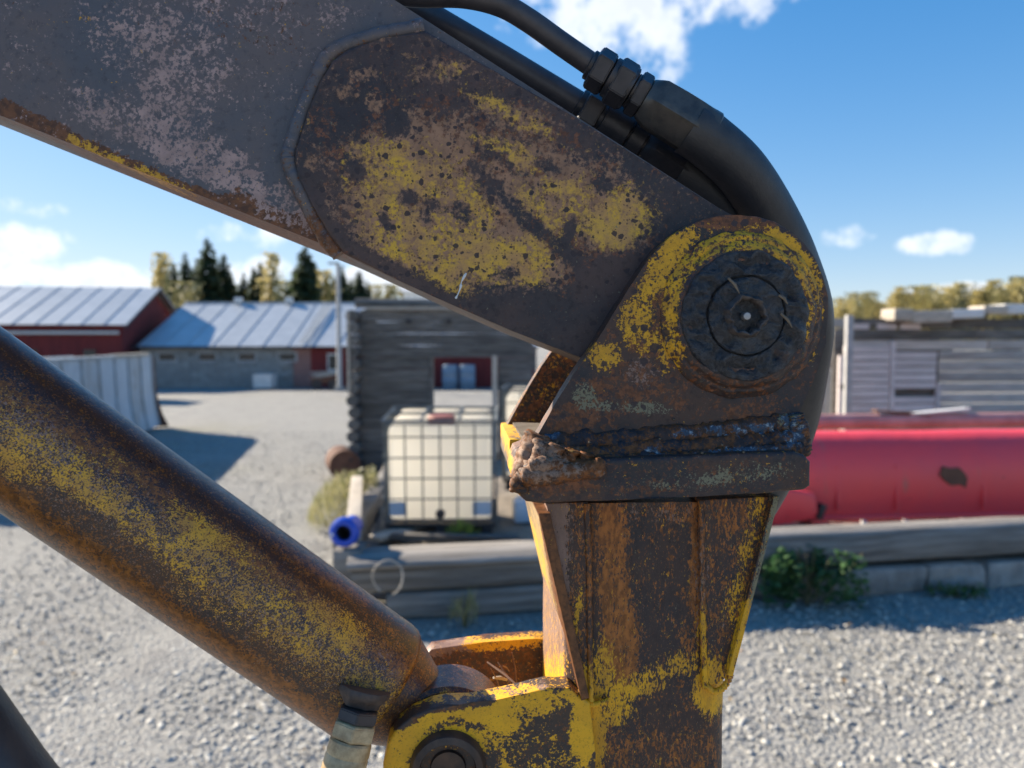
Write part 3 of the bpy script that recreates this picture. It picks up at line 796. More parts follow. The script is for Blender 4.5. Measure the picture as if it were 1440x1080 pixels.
def make_tank():
    root = thing('caged_tank', 'large white plastic tank in a square steel cage on the old floor', 'tank')
    W_, Dp, H = 1.16, 1.12, 1.06; z0 = .17
    bm = bmesh.new(); add_box(bm, (0, 0, z0 + H / 2), (W_ - .06, Dp - .06, H - .03), None, .07)
    bottle = link('bottle', bm_mesh('bottle', bm, 60), root, M_TANK)
    for (cx, cy) in ((-.35, .30), (0.02, .30), (.37, .30), (-.35, -.30), (.36, -.30)):
        link('shoulder', box_me('shoulder', (cx, cy, z0 + H + .015), (.30, .36, .07), None, .03, 0, 60), bottle, M_TANK)
    bm = bmesh.new(); add_lathe(bm, (0, -.22, z0 + H - .015), (0, 0, 1), [(.15, 0), (.15, .07), (.135, .085), (0, .085)], 24, ref=Vector((1, 0, 0))); link('lid', bm_mesh('lid', bm, 40), root, M_REDCAP)
    # cage: vertical and horizontal bars on the four sides
    def bar(a, b, r=.009):
        bm = bmesh.new(); add_tube(bm, [a, b], r, 6); return bm_mesh('cage_bar', bm, 40)
    nx = 7
    hv = [z0 + .04 + i * (H - .02) / 4.6 for i in range(5)] + [z0 + H + .02]
    vb = bar((0, 0, z0 - .01), (0, 0, z0 + H + .03)); hbx = bar((-W_ / 2, 0, 0), (W_ / 2, 0, 0)); hby = bar((0, -Dp / 2, 0), (0, Dp / 2, 0))
    for i in range(nx):
        x = -W_ / 2 + .03 + i * (W_ - .06) / (nx - 1)
        for y in (-Dp / 2 - .012, Dp / 2 + .012): link('cage_bar', vb, root, M_CAGE).location = (x, y, 0)
    for i in range(nx):
        y = -Dp / 2 + .02 + i * (Dp - .04) / (nx - 1)
        for x in (-W_ / 2 - .012, W_ / 2 + .012): link('cage_bar', vb, root, M_CAGE).location = (x, y, 0)
    for z in hv:
        for y in (-Dp / 2 - .022, Dp / 2 + .022): link('cage_bar', hbx, root, M_CAGE).location = (0, y, z)
        for x in (-W_ / 2 - .022, W_ / 2 + .022): link('cage_bar', hby, root, M_CAGE).location = (x, 0, z)
    zt = z0 + H + .055
    tx = bar((-W_ / 2 - .03, 0, zt), (W_ / 2 + .03, 0, zt), .016); ty = bar((0, -Dp / 2, zt), (0, Dp / 2, zt), .016)
    for y in (-Dp / 2 - .02, Dp / 2 + .02): link('top_rail', tx, root, M_CAGE).location = (0, y, 0)
    for x in (-W_ / 2 - .02, W_ / 2 + .02, -.2, .2): link('top_rail', ty, root, M_CAGE).location = (x, 0, 0)
    link('top_rail', tx, root, M_CAGE).location = (0, .0, .01)
    # label plates and pallet
    lbox(root, 'label_plate', (-.46, -Dp / 2 + .02, z0 + .15), (.20, .012, .15), M_LABEL)
    lbox(root, 'label_plate', (.44, -Dp / 2 + .02, z0 + .15), (.20, .012, .15), M_LABEL)
    for x in (-.5, 0, .5):
        lbox(root, 'pallet_foot', (x, 0, .065), (.11, Dp, .11), M_DARKMETAL, .01)
    lbox(root, 'pallet_deck', (0, 0, .138), (W_ + .02, Dp + .02, .035), M_DARKMETAL, .005)
    bm = bmesh.new(); add_lathe(bm, (0, -Dp / 2 - .015, z0 + .10), (0, -1, 0), [(0, -.02), (.05, -.02), (.05, .03), (.035, .035), (.035, .06), (0, .06)], 14); link('outlet_valve', bm_mesh('outlet_valve', bm, 40), root, M_DARKMETAL)
    return root
def tanks():
    t = make_tank()
    c = G(622, 742, .36); 
    g = 'plastic tanks in cages on the old floor'
    t.location = (c.x, c.y + .56, .36); t.rotation_euler = (R(3.2), 0, R(1.5)); t['group'] = g
    t['label'] = 'front white plastic tank in a square steel cage, nearest the plank ledge'
    t.scale = (1.14, 1.0, 1.12); t.location.y -= .36
    d = copy_tree(t, (c.x + 1.46, c.y + 1.5, .62), R(-4)); d['label'] = 'rear white caged tank half hidden behind the yellow edged bracket'
tanks()
def floor_bits():
    mw = simple('bluish_white_plastic', (0.55, 0.62, 0.70), (0.48, 0.55, 0.63), 4, .45)
    c = G(738, 735, .38)
    root = thing('canister', 'bluish white plastic canister on the floor right of the front tank', 'canister', (c.x, c.y + .1, .37), R(10))
    link('body', box_me('body', (0, 0, .15), (.30, .22, .29), None, .035, 0, 50), root, mw)
    bm = bmesh.new(); add_tube(bm, catmull([(-.1, 0, .28), (-.08, 0, .335), (.03, 0, .335), (.05, 0, .28)], 5), .016, 8); link('handle', bm_mesh('handle', bm, 40), root, mw)
    bm = bmesh.new(); add_lathe(bm, (.1, 0, .29), (0, 0, 1), [(.032, 0), (.032, .04), (0, .04)], 12, ref=Vector((1, 0, 0))); link('cap', bm_mesh('cap', bm), root, M_DARKMETAL)
    # boards under and before the tank
    for k, (px, py, ln, rz, lab) in enumerate(((545, 690, 1.5, 86, 'pale broken board lying left of the front tank'), (560, 750, .9, 60, 'short pale board lying at the front tank corner'), (640, 757, 1.5, 3, 'dark board lying before the tank pallet'))):
        c = G(px, py, .40)
        o = link('loose_board', box_me('loose_board', (0, 0, 0), (ln, .2, .05), None, .006, .012), None, M_PALEWOOD if k < 2 else M_LOG)
        o.location = (c.x, c.y, .42); o.rotation_euler = (0, R(2), R(rz)); tag(o, lab, 'board', 'loose boards round the tank')
    # pale beam running away along the left side with the blue pipe end on it
    a, b = G(497, 738, .80), G(502, 672, .78)
    root = thing('pale_beam', 'long pale beam lying along the left edge of the foundation', 'beam', (a.x, a.y, .72), 0)
    v = b - a; v.z = 0
    bm = bmesh.new(); M3 = Matrix.Rotation(math.atan2(v.y, v.x), 3, 'Z'); add_box(bm, (v.x / 2, v.y / 2, 0), (v.length * 1.06, .16, .15), M3, .01); link('beam', bm_mesh('beam', bm, 40), root, M_PALEWOOD)
    for t in (.2, .75):
        link('bearer', box_me('bearer', (v.x * t, v.y * t, -.12), (.4, .12, .10), M3), root, M_TIMBER)
    c = Wy(485, 748, a.y - .32)
    mblue = simple('bright_blue_plastic', (0.012, 0.075, 0.52), (0.01, 0.06, 0.42), 4, .35)
    root = thing('pipe_flange', 'bright blue plastic pipe end with a dark round opening', 'pipe', (c.x, a.y - .32, c.z - .165), R(-4))
    bm = bmesh.new()
    add_lathe(bm, (0, 0, .165), (0, -1, 0), [(.078, .05), (.085, .06), (.125, .062), (.145, .045), (.152, .0), (.145, -.04), (.10, -.05), (.10, -.30), (.078, -.30), (.078, .05)], 32); link('collar', bm_mesh('collar', bm, 40), root, mblue)
    bm = bmesh.new(); add_lathe(bm, (0, 0, .165), (0, -1, 0), [(.076, .03), (.074, -.2), (0, -.2)], 24); link('bore', bm_mesh('bore', bm, 40), root, M_DARKMETAL)
    bm = bmesh.new(); add_lathe(bm, (-.11, -.05, .15), (0, -1, 0), [(.016, 0), (.016, .03), (0, .034)], 10); link('bolt', bm_mesh('bolt', bm), root, M_WHITE)
    root2 = thing('prop_block', 'dark timber block propping the blue pipe end at the corner', 'block', (c.x + .03, a.y - .3, 0))
    lbox(root2, 'block', (0, .05, (c.z - .165) / 2), (.26, .34, c.z - .165), M_TIMBER, .01)
    lbox(root2, 'shim', (.16, -.14, .15), (.22, .1, .30), M_STONE, .02)
    # wire hoop and rusty drum
    bm = bmesh.new()
    cc = Wy(545, 812, 6.62)
    add_tube(bm, [cc + Vector((.14 * math.cos(t), .03 * math.sin(2 * t), .16 * math.sin(t))) for t in np.linspace(-1.2, 4.2, 24)], .008, 6)
    tag(link('wire_hoop', bm_mesh('wire_hoop', bm, 40), None, M_PALEWOOD), 'bent pale strap hoop hanging on the timber front', 'strap')
    c = G(487, 668, 0)
    root = thing('rusty_drum', 'rusty brown drum lying at the foot of the log wall', 'drum', (c.x, c.y - .3, 0), R(20))
    bm = bmesh.new(); add_lathe(bm, (0, -.35, .30), (0, 1, 0), [(0, .02), (.26, .02), (.28, 0), (.30, .0), (.295, .22), (.305, .24), (.295, .26), (.295, .5), (.305, .52), (.295, .54), (.30, .78), (.28, .78), (.26, .76), (0, .76)], 24); link('barrel', bm_mesh('barrel', bm, 40), root, M_RUSTBG)
    bm = bmesh.new(); add_lathe(bm, (.12, -.35, .40), (0, -1, 0), [(.03, -.02), (.03, .015), (0, .015)], 10); link('bung', bm_mesh('bung', bm), root, M_DARKMETAL)
floor_bits()

# ---- red curved blade on the right
def red_blade():
    m, n, p = new_mat('faded_red_paint')
    o = n.obj(); st = n.mapping(o, rot=(0, R(25), 0), scale=(2.2, 1, .5))
    c = n.mix(n.step(n.noise(o, 1.6, 5, .6), .35, .7), (0.90, 0.068, 0.075), (0.82, 0.070, 0.085))
    c = n.mix(n.step(n.noise(st, 1.3, 6, .65), .60, .72, 0, .7), c, (0.30, 0.17, 0.12))
    c = n.mix(n.step(n.noise(o, 14, 4, .6), .66, .74, 0, .7), c, (0.06, 0.04, 0.035))
    n.put(p.inputs['Base Color'], c); p.inputs['Roughness'].default_value = .4; p.inputs['Specular IOR Level'].default_value = .5
    set_bump(n, p, n.noise(o, 3, 3, .5), .25, .03)
    Yb = 9.3; x0 = Wy(1112, 660, Yb).x; L = 6.5
    root = thing('plough_blade', 'long faded red curved steel blade lying behind the timbers', 'blade', (x0, Yb, 0), R(4))
    zT, zM, zB = Wy(1200, 612, Yb).z, Wy(1200, 655, Yb).z, Wy(1200, 727, Yb).z
    hB = zT - zB; prof = [(.0, zB), (.0, zB + .07 * hB), (-.02, zB + .2 * hB), (-.03, zB + .38 * hB), (-.02, zB + .54 * hB), (.02, zB + .68 * hB), (.085, zB + .81 * hB), (.18, zB + .91 * hB), (.30, zB + .975 * hB), (.44, zB + 1.0 * hB)]
    N = 40; bm = bmesh.new(); rows = []
    hx = Wy(1340, 0, Yb).x - x0 + .29
    loop = [(y, z, 0) for y, z in prof] + [(y + .02, z - .012, 1) for y, z in prof[::-1]]
    for i in range(N + 1):
        x = L * i / N
        d = .012 * mnoise.noise(Vector((x * 1.1, 4, 2)))
        rows.append([bm.verts.new((x, y + d - .012 * max(0, 1 - math.hypot(x - hx - .5, (z - zM) * 1.5) / .5), z + .008 * mnoise.noise(Vector((x * 1.5, z * 3, 0))))) for y, z, b in loop])
    nl_ = len(loop)
    for A, B in zip(rows[:-1], rows[1:]):
        for k in range(nl_): bm.faces.new((A[k], B[k], B[(k + 1) % nl_], A[(k + 1) % nl_]))
    bm.faces.new(rows[0]); bm.faces.new(rows[-1][::-1])
    link('moldboard', bm_mesh('moldboard', bm, 50), root, m)
    for q in (1196, 1286, 1420):
        bx_ = Wy(q, 0, Yb).x - x0
        lbox(root, 'seam_strip', (bx_, -.022, (zB + zM) / 2 + .04), (.03, .035, zM - zB - .08), m, .004, Matrix.Rotation(R(-6), 3, 'X'))
    # dark torn dent plate with a ragged outline
    hz = Wy(1340, 672, Yb).z
    pts = [(-.19, .02), (-.14, .13), (-.05, .10), (.06, .11), (.13, .04), (.17, -.03), (.15, -.15), (.08, -.11), (-.04, -.12), (-.12, -.06)]
    bm = prism_bm([(hx + a * 1.05, -.050, hz + b) for a, b in pts], [(hx + a * 1.05, .0, hz + b) for a, b in pts]); link('dented_patch', bm_mesh('dented_patch', bm), root, M_RUSTBG, None, 'dark bare patch where the red sheet is torn')
    bm = bmesh.new(); add_tube(bm, [(.15, -.03, zB - .01), (L, -.03, zB - .01)], .03, 8); link('cutting_edge', bm_mesh('cutting_edge', bm, 40), root, m)
    # upper pipe flange behind the top
    bm = bmesh.new(); add_tube(bm, [(-.1, 1.05, zT + .05), (L, 1.05, zT + .06)], .11, 14); link('top_tube', bm_mesh('top_tube', bm, 40), root, simple('pale_worn_red', (0.62, 0.32, 0.28), (0.46, 0.20, 0.17), 2.2, .6))
    bx = Wy(1365, 0, Yb).x - x0
    for k, (dx, ln) in enumerate(((0, .8), (.55, .9))):
        lbox(root, 'rusty_strip', (bx + dx, 1.04, zT + .175 + .015 * k), (ln, .16, .03), M_RUSTBG if k == 0 else M_WHITE, 0, Matrix.Rotation(R(5 - 10 * k), 3, 'Y'))
    lbox(root, 'frame', (L / 2, .72, .62), (L - .4, .3, .25), M_DARKMETAL)
    for q in (.3, 2.2, 4.4, 6.2): lbox(root, 'support_leg', (q, .62, .41), (.14, .9, .16), M_DARKMETAL)
    for q in (1237, 1301, 1390): lbox(root, 'bolt_head', (Wy(q, 0, Yb).x - x0, -.03, zB - .08), (.06, .05, .06), M_WHITE, .01)
    # small end wing at the left
    ez0 = Wy(1130, 737, Yb - .2).z; ez1 = Wy(1130, 688, Yb - .2).z; ex1 = Wy(1163, 0, Yb - .2).x - x0; ex0 = Wy(1098, 0, Yb - .2).x - x0
    op = [(ex0 - .05, ez0 - .02), (ex0 + .2, ez0 + .03), (ex1 - .03, ez0 + .06), (ex1 + .02, ez0 + .18), (ex1 - .04, ez1 - .05), (ex0 + .2, ez1 + .03), (ex0, ez1 - .05)]
    bm = prism_bm([(a, -.27, b) for a, b in op], [(a, .05, b) for a, b in op], .05, 3); link('end_wing', bm_mesh('end_wing', bm, 50), root, m)
    lbox(root, 'wing_hinge', (ex1 + .06, -.2, ez0 + .16), (.07, .12, .20), M_DARKMETAL, .01, Matrix.Rotation(R(20), 3, 'Y'))
red_blade()

# ---- weeds
def leaf_clump(n_, rx, ry, h, size, seed, upright=False):
    r = np.random.default_rng(seed); bm = bmesh.new()
    for i in range(n_):
        a = r.random() * 6.283; q = math.sqrt(r.random())
        x, y = rx * q * math.cos(a), ry * q * math.sin(a)
        if not upright:
            g_ = i % 7; x = x * .45 + rx * .75 * math.sin(g_ * 2.4 + seed); y = y * .5 + ry * .6 * math.cos(g_ * 1.7)
            q *= .8 + .4 * math.sin(g_ * 3.1)
        z = h * (1 - q * q * .75) * r.random() ** .6
        c = Vector((x, y, z)); s = size * (.6 + .8 * r.random())
        if upright:
            d = Vector((r.normal(0, .25), r.normal(0, .25), 1)).normalized(); l = s * 4; wv = d.cross(Vector((r.normal(), r.normal(), 0.01))).normalized() * s * .22
        else:
            d = Vector((r.normal(), r.normal(), r.normal() * .5 + .2)).normalized(); l = s * 1.7; wv = d.cross(Vector((r.normal(), r.normal(), r.normal()))).normalized() * s * .5
        vs = [bm.verts.new(c - d * l * .2), bm.verts.new(c + d * l * .35 + wv), bm.verts.new(c + d * l), bm.verts.new(c + d * l * .35 - wv)]
        bm.faces.new(vs)
    return bm
def leafmat(name, c1, c2):
    m, n, p = new_mat(name)
    g = n.n('ShaderNodeNewGeometry').outputs['Random Per Island']
    n.put(p.inputs['Base Color'], n.mix(g, c1, c2)); p.inputs['Roughness'].default_value = .6
    tr = n.n('ShaderNodeBsdfTranslucent'); n.put(tr.inputs[0], n.mix(g, tuple(x * 1.3 for x in c1), tuple(x * 1.3 for x in c2)))
    mx = n.n('ShaderNodeMixShader'); mx.inputs[0].default_value = .3
    out = [x for x in n.t.nodes if x.type == 'OUTPUT_MATERIAL'][0]
    n.t.links.new(p.outputs[0], mx.inputs[1]); n.t.links.new(tr.outputs[0], mx.inputs[2]); n.t.links.new(mx.outputs[0], out.inputs[0])
    return m
M_WEED = leafmat('weed_leaf', (0.03, 0.085, 0.03), (0.07, 0.15, 0.045))
M_DRY = leafmat('dry_grass', (0.40, 0.35, 0.20), (0.22, 0.23, 0.08))
M_STALK = simple('weed_stalk', (0.12, 0.13, 0.05), (0.16, 0.11, 0.06), 4, .8)
def weed(name, label, c, n_, rx, ry, h, size, seed, mat, up=False, cat='weed', group=None):
    root = thing(name, label, cat, c, 0, group)
    link('foliage', bm_mesh('foliage', leaf_clump(n_, rx, ry, h, size, seed, up)), root, mat)
    bm = bmesh.new(); r = np.random.default_rng(seed + 1)
    for k in range(7):
        x, y = r.normal(0, rx * .25), r.normal(0, ry * .25); add_tube(bm, [(x * .3, y * .3, -.03), (x, y, h * .45), (x * 1.8, y * 1.5, h * (.7 + .25 * r.random()))], .006, 5)
    o = link('stems', bm_mesh('stems', bm), root, M_STALK); o['kind'] = 'stuff'
def weeds():
    c = G(1140, 852); weed('weed_bush', 'dark green leafy weed growing before the right timber', (c.x, c.y + .05, 0), 900, .46, .22, .62, .045, 3, M_WEED, cat='plant')
    c = G(1350, 838); weed('weed_tuft', 'low green weed tuft at the foot of the pale stones', (c.x, c.y - .03, 0), 220, .34, .09, .14, .03, 4, M_WEED, cat='plant')
    c = G(470, 735); weed('grass_clump', 'pale dry grass and weeds along the left side of the foundation', (c.x, c.y + .5, 0), 1500, .42, 1.25, .60, .034, 5, M_DRY, True, cat='grass')
    c = G(516, 700, .35); weed('grass_clump', 'yellow green grass beside the pale beam, left of the tank', (c.x, c.y, .33), 500, .16, .5, .50, .04, 6, M_DRY, cat='grass')
    c = G(650, 755, .38); weed('grass_tuft', 'small bright green grass tuft before the front tank', (c.x, c.y, .36), 130, .2, .08, .16, .03, 7, leafmat('fresh_grass', (0.16, 0.26, 0.04), (0.24, 0.30, 0.06)), True, cat='grass')
    c = G(655, 878); weed('grass_stalks', 'thin yellow grass stalks against the lower timber', (c.x, c.y - .05, 0), 60, .16, .04, .3, .04, 8, M_DRY, True, cat='grass')
weeds()

def litter():
    r = np.random.default_rng(77); bm = bmesh.new()
    for k in range(70):
        Y = 3.6 + r.random() ** 1.5 * 9; X = (r.random() * 2 - 1) * .8 * Y
        if Y > 6.6 + .17 * X and X > -1.6: continue
        c = Vector((X, Y, .03)); a = r.random() * 6.28; s_ = .018 + .02 * r.random()
        u = Vector((math.cos(a), math.sin(a), r.normal(0, .3))) * s_; v = Vector((-math.sin(a), math.cos(a), r.normal(0, .3))) * s_ * .6
        bm.faces.new([bm.verts.new(c + q) for q in (-u, v, u, -v)])
    o = link('fallen_leaves', bm_mesh('fallen_leaves', bm), None, leafmat('fallen_leaf', (0.30, 0.16, 0.06), (0.36, 0.26, 0.07)))
    tag(o, 'scattered brown and yellow fallen leaves on the gravel', 'leaves', kind='stuff')
litter()

# ---- trees
M_BARK = simple('bark', (0.12, 0.10, 0.085), (0.07, 0.055, 0.045), 6, .9)
M_BIRCHBARK = simple('birch_bark', (0.5, 0.48, 0.44), (0.2, 0.19, 0.17), 3, .8, stretch=(1, 1, .3))
M_SPRUCE = leafmat('spruce_needles', (0.045, 0.075, 0.035), (0.095, 0.120, 0.050))
M_GOLD = leafmat('autumn_leaf', (0.38, 0.32, 0.12), (0.48, 0.40, 0.17))
M_OLIVE = leafmat('olive_leaf', (0.25, 0.235, 0.10), (0.34, 0.29, 0.12))
def spruce_mesh(seed, h=14.0, wide=2.1):
    r = np.random.default_rng(seed); bm = bmesh.new()
    z = h * .06
    while z < h * .985:
        t = z / h; R_ = wide * 1.75 * (1 - t) ** .72 * (.75 + .5 * r.random()) + .15
        k = int(9 + 14 * (1 - t))
        for i in range(k):
            a = r.random() * 6.283; L = R_ * (.6 + .5 * r.random())
            d = Vector((math.cos(a), math.sin(a), -.28 - .25 * r.random())); s = Vector((-math.sin(a), math.cos(a), 0))
            b = Vector((0, 0, z + r.normal(0, .1))); wd = L * .22 + .08
            p1 = b + d * L * .45; p2 = b + d * L * .8; p3 = b + d * L
            v = [bm.verts.new(q) for q in (b, p1 + s * wd, p2 + s * wd * .5, p3, p2 - s * wd * .55, p1 - s * wd)]
            bm.faces.new((v[0], v[1], v[5])); bm.faces.new((v[1], v[2], v[4], v[5])); bm.faces.new((v[2], v[3], v[4]))
            hv = [bm.verts.new(q) for q in (p1, p2, (p1 + p2) / 2 - Vector((0, 0, L * .35)))]; bm.faces.new(hv)
        z += h * .017 * (.7 + .6 * r.random())
    return bm_mesh('crown', bm)
def birch_mesh(seed, h=12.0, wide=2.0, n_=820):
    r = np.random.default_rng(seed); bm = bmesh.new()
    cl = [(r.normal(0, wide * .36), r.normal(0, wide * .36), h * (.28 + .68 * (i + r.random()) / 16), wide * (.40 + .35 * r.random())) for i in range(16)]
    for i in range(n_):
        cx, cy, cz, cr = cl[r.integers(16)]
        f = max(.25, 1.15 - abs(cz / h - .5) * 1.5)
        q = r.normal(0, .5, 3) * cr; c = Vector((cx * f + q[0], cy * f + q[1], min(cz + q[2] * 1.3, h)))
        s = .13 + .17 * r.random()
        u = Vector(r.normal(0, 1, 3)).normalized(); v_ = u.orthogonal().normalized() * s; u *= s
        bm.faces.new([bm.verts.new(c + a * u + b * v_) for a, b in ((-1, -.6), (1, -.9), (.8, .8), (-.7, 1))])
    return bm_mesh('crown', bm)
def trunk_mesh(h, r0, mat, limbs=5, seed=1):
    r = np.random.default_rng(seed); bm = bmesh.new()
    add_tube(bm, [(0, 0, -.2), (r.normal(0, .08), r.normal(0, .08), h * .5), (0, 0, h * .97)], [r0, r0 * .6, .03], 7)
    for i in range(limbs):
        z = h * (.3 + .5 * i / limbs); a = r.random() * 6.28; L = h * .13
        add_tube(bm, [(0, 0, z), (math.cos(a) * L, math.sin(a) * L, z + L * .9)], [r0 * .35, .02], 5)
    me = bm_mesh('trunk', bm, 50); me.materials.append(mat); return me
def trees():
    SP = [spruce_mesh(21), spruce_mesh(22, 14, 1.5), spruce_mesh(23, 14, 2.5)]
    for me in SP: me.materials.append(M_SPRUCE)
    ST = trunk_mesh(14, .2, M_BARK, 0)
    BG, BO = [], []
    for k in range(3):
        a = birch_mesh(31 + k, 12, 2.3 + .3 * k); a.materials.append(M_GOLD); BG.append(a)
        b = a.copy(); b.materials.clear(); b.materials.append(M_OLIVE); BO.append(b)
    BT = trunk_mesh(12, .14, M_BIRCHBARK, 6, 5)
    def tree(name, crown, trunk, x, y, h, h0, label, group=None, wx=1.0):
        t = thing(name, label, 'tree', (x, y, 0), random.random() * 6, group)
        wx *= 1.12 if name == 'spruce_tree' else .9
        k = h / h0; t.scale = (k * wx, k * wx, k)
        link('trunk', trunk, t); link('crown', crown, t)
    # the row behind the shed: (px, py of top, Y, kind, label)
    row = [(226, 358, 96, 'birch', 'thin bare tree just behind the red barn ridge'),
           (243, 366, 92, 'spruce1', 'slim ragged spruce nearest to the red barn ridge'),
           (260, 352, 90, 'spruce1', 'narrow spruce left of the tallest one, near the barn'),
           (276, 360, 94, 'spruce1', 'grey green spruce just left of the tallest one'),
           (291, 332, 88, 'spruce0', 'tallest dark green spruce in the group right of the barn'),
           (314, 354, 90, 'spruce0', 'shorter dark spruce on the right side of the tallest spruce'),
           (262, 398, 82, 'olive', 'low yellowish birch at the foot of the tallest spruce'),
           (342, 380, 96, 'spruce1', 'small slim spruce standing in the gap over the shed ridge'),
           (356, 372, 92, 'spruce1', 'left spruce of the middle pair behind the golden birch'),
           (366, 366, 94, 'spruce0', 'right spruce of the middle pair, dark behind the golden birch'),
           (383, 358, 90, 'birch', 'tall slim golden birch in the middle of the row over the shed'),
           (428, 342, 82, 'spruce2', 'broad dark spruce touching the boom from below'),
           (457, 382, 86, 'gold', 'golden birch just left of the grey pole'),
           (481, 370, 92, 'spruce1', 'dark slim spruce directly behind the grey pole'),
           (505, 378, 98, 'spruce0', 'far bluish spruce right of the grey pole'),
           (234, 372, 99, 'olive', 'pale olive tree low behind the barn gable, left of the spruces'),
           (302, 372, 97, 'spruce2', 'broad spruce filling the gap between the two tallest spruces'),
           (330, 402, 100, 'olive', 'low olive tree over the shed ridge left of the middle pair'),
           (372, 380, 99, 'spruce2', 'wide spruce behind the slim golden birch'),
           (400, 396, 101, 'olive', 'low olive tree between the golden birch and the broad spruce'),
           (416, 372, 95, 'spruce1', 'slim spruce at the left shoulder of the broad spruce'),
           (441, 364, 93, 'spruce0', 'spruce at the right shoulder of the broad spruce'),
           (470, 388, 99, 'spruce2', 'dark spruce filling the space left of the grey pole'),
           (494, 390, 101, 'spruce2', 'wide spruce just right of the grey pole'),
           (516, 392, 103, 'spruce1', 'small spruce above the log wall corner'),
           (548, 402, 104, 'olive', 'low olive green tree left of the small white shed'),
           (568, 406, 106, 'olive', 'low olive tree right behind the small white shed'),
           (528, 402, 108, 'olive', 'olive tree low behind the log wall beam')]
    for (px, py, Y, kd, lab) in row:
        t_ = Wy(px, py, Y)
        if kd.startswith('spruce'): tree('spruce_tree', SP[int(kd[-1])], ST, t_.x, Y, t_.z, 14, lab, 'trees behind the shed')
        else: tree('birch_tree', (BO if kd == 'olive' else BG)[random.randrange(3)], BT, t_.x, Y, t_.z, 12, lab, 'trees behind the shed', .62 if kd == 'birch' else 1.0)
    # the birch wood on the right
    q = 1120
    lab = {'gold': 'pale yellow birch in the far wood beyond the plank wall', 'olive': 'olive brown tree in the far wood beyond the plank wall', 'spruce': 'dark green spruce among the yellow birches of the far wood'}
    i = 0
    while q < 1560:
        Y = random.uniform(118, 150); top = 427 - (q - 1170) * .10 + random.uniform(-13, 9) if q > 1170 else 425 + random.uniform(-5, 5)
        t_ = Wy(q, top, Y)
        kd = 'spruce' if i in (8, 39, 57) else ('gold' if random.random() < .6 else 'olive')
        if kd == 'spruce': tree('spruce_tree', SP[1], ST, t_.x, Y, t_.z * .98, 14, lab[kd], 'far wood on the right')
        else: tree('birch_tree', (BO if kd == 'olive' else BG)[random.randrange(3)], BT, t_.x, Y, t_.z, 12, lab[kd], 'far wood on the right', random.uniform(.62, .95))
        q += random.uniform(3.5, 7); i += 1
trees()

# ================================================================== the crane in the foreground
TH = R(4.0)
PIN = ray(1045, 444, 0.70)
ROOT = Vector((PIN.x, PIN.y, 0))
AX = Vector((math.cos(TH), math.sin(TH), 0)); AY = Vector((-math.sin(TH), math.cos(TH), 0))
crane = thing('loader_crane', 'worn yellow and rust brown loader crane arm with its pin joint, close to the camera', 'crane', ROOT, TH)
def L(px, py, y):
    """the crane's own coordinates of the photo point (px, py) at depth y behind its front plane"""
    d = pxdir(px, py)
    t = (ROOT + AY * y - CAM).dot(AY) / d.dot(AY)
    q = CAM + d * t - ROOT
    return Vector((q.dot(AX), y, q.z))
INV = MW[crane.name].inverted()
def toL(P): return INV @ P
def outl(pts, y): return [L(a, b, y) for a, b in pts]

# wear masks -------------------------------------------------------
def E(X, Y, cx, cy, rx, ry, rot=0.0, v=1.0):
    a = R(rot); dx, dy = X - cx, Y - cy
    u = (dx * math.cos(a) + dy * math.sin(a)) / rx; q = (-dx * math.sin(a) + dy * math.cos(a)) / ry
    d = np.sqrt(u * u + q * q); t = np.clip((1.35 - d) / .85, 0, 1)
    return v * t * t * (3 - 2 * t)
def S(X, Y, pts, wid, v=1.0):
    best = np.full(X.shape, 1e9)
    for (x0, y0), (x1, y1) in zip(pts[:-1], pts[1:]):
        ux, uy = x1 - x0, y1 - y0; t = np.clip(((X - x0) * ux + (Y - y0) * uy) / (ux * ux + uy * uy), 0, 1)
        best = np.minimum(best, np.hypot(X - x0 - t * ux, Y - y0 - t * uy))
    t = np.clip((1.4 - best / wid) / .9, 0, 1)
    return v * t * t * (3 - 2 * t)
def mx(*a):
    r = a[0]
    for b in a[1:]: r = np.maximum(r, b)
    return r
LOC = {}
def masks(me, fn):
    n_ = len(me.vertices); co = np.empty(n_ * 3, np.float32); me.vertices.foreach_get('co', co); co = co.reshape(-1, 3).astype(float)
    Mw = np.array(MW[crane.name]); P = co @ Mw[:3, :3].T + Mw[:3, 3]
    X, Y = project(P); LOC['x'] = co[:, 0]; LOC['y'] = co[:, 1]; LOC['z'] = co[:, 2]
    for k, arr in fn(X, Y).items():
        at = me.attributes.new(k, 'FLOAT', 'POINT'); at.data.foreach_set('value', np.clip(arr, -.3, 1.2).astype(np.float32))
Zr = lambda X: np.zeros_like(X)
def PN(X, Y, sx, sy, seed=0.0, rot=0.0):
    c, q = math.cos(R(rot)), math.sin(R(rot))
    return np.array([mnoise.fractal(Vector(((a * c + b * q) / sx, (-a * q + b * c) / sy, seed)), 1, 2, 3) for a, b in zip(X, Y)])

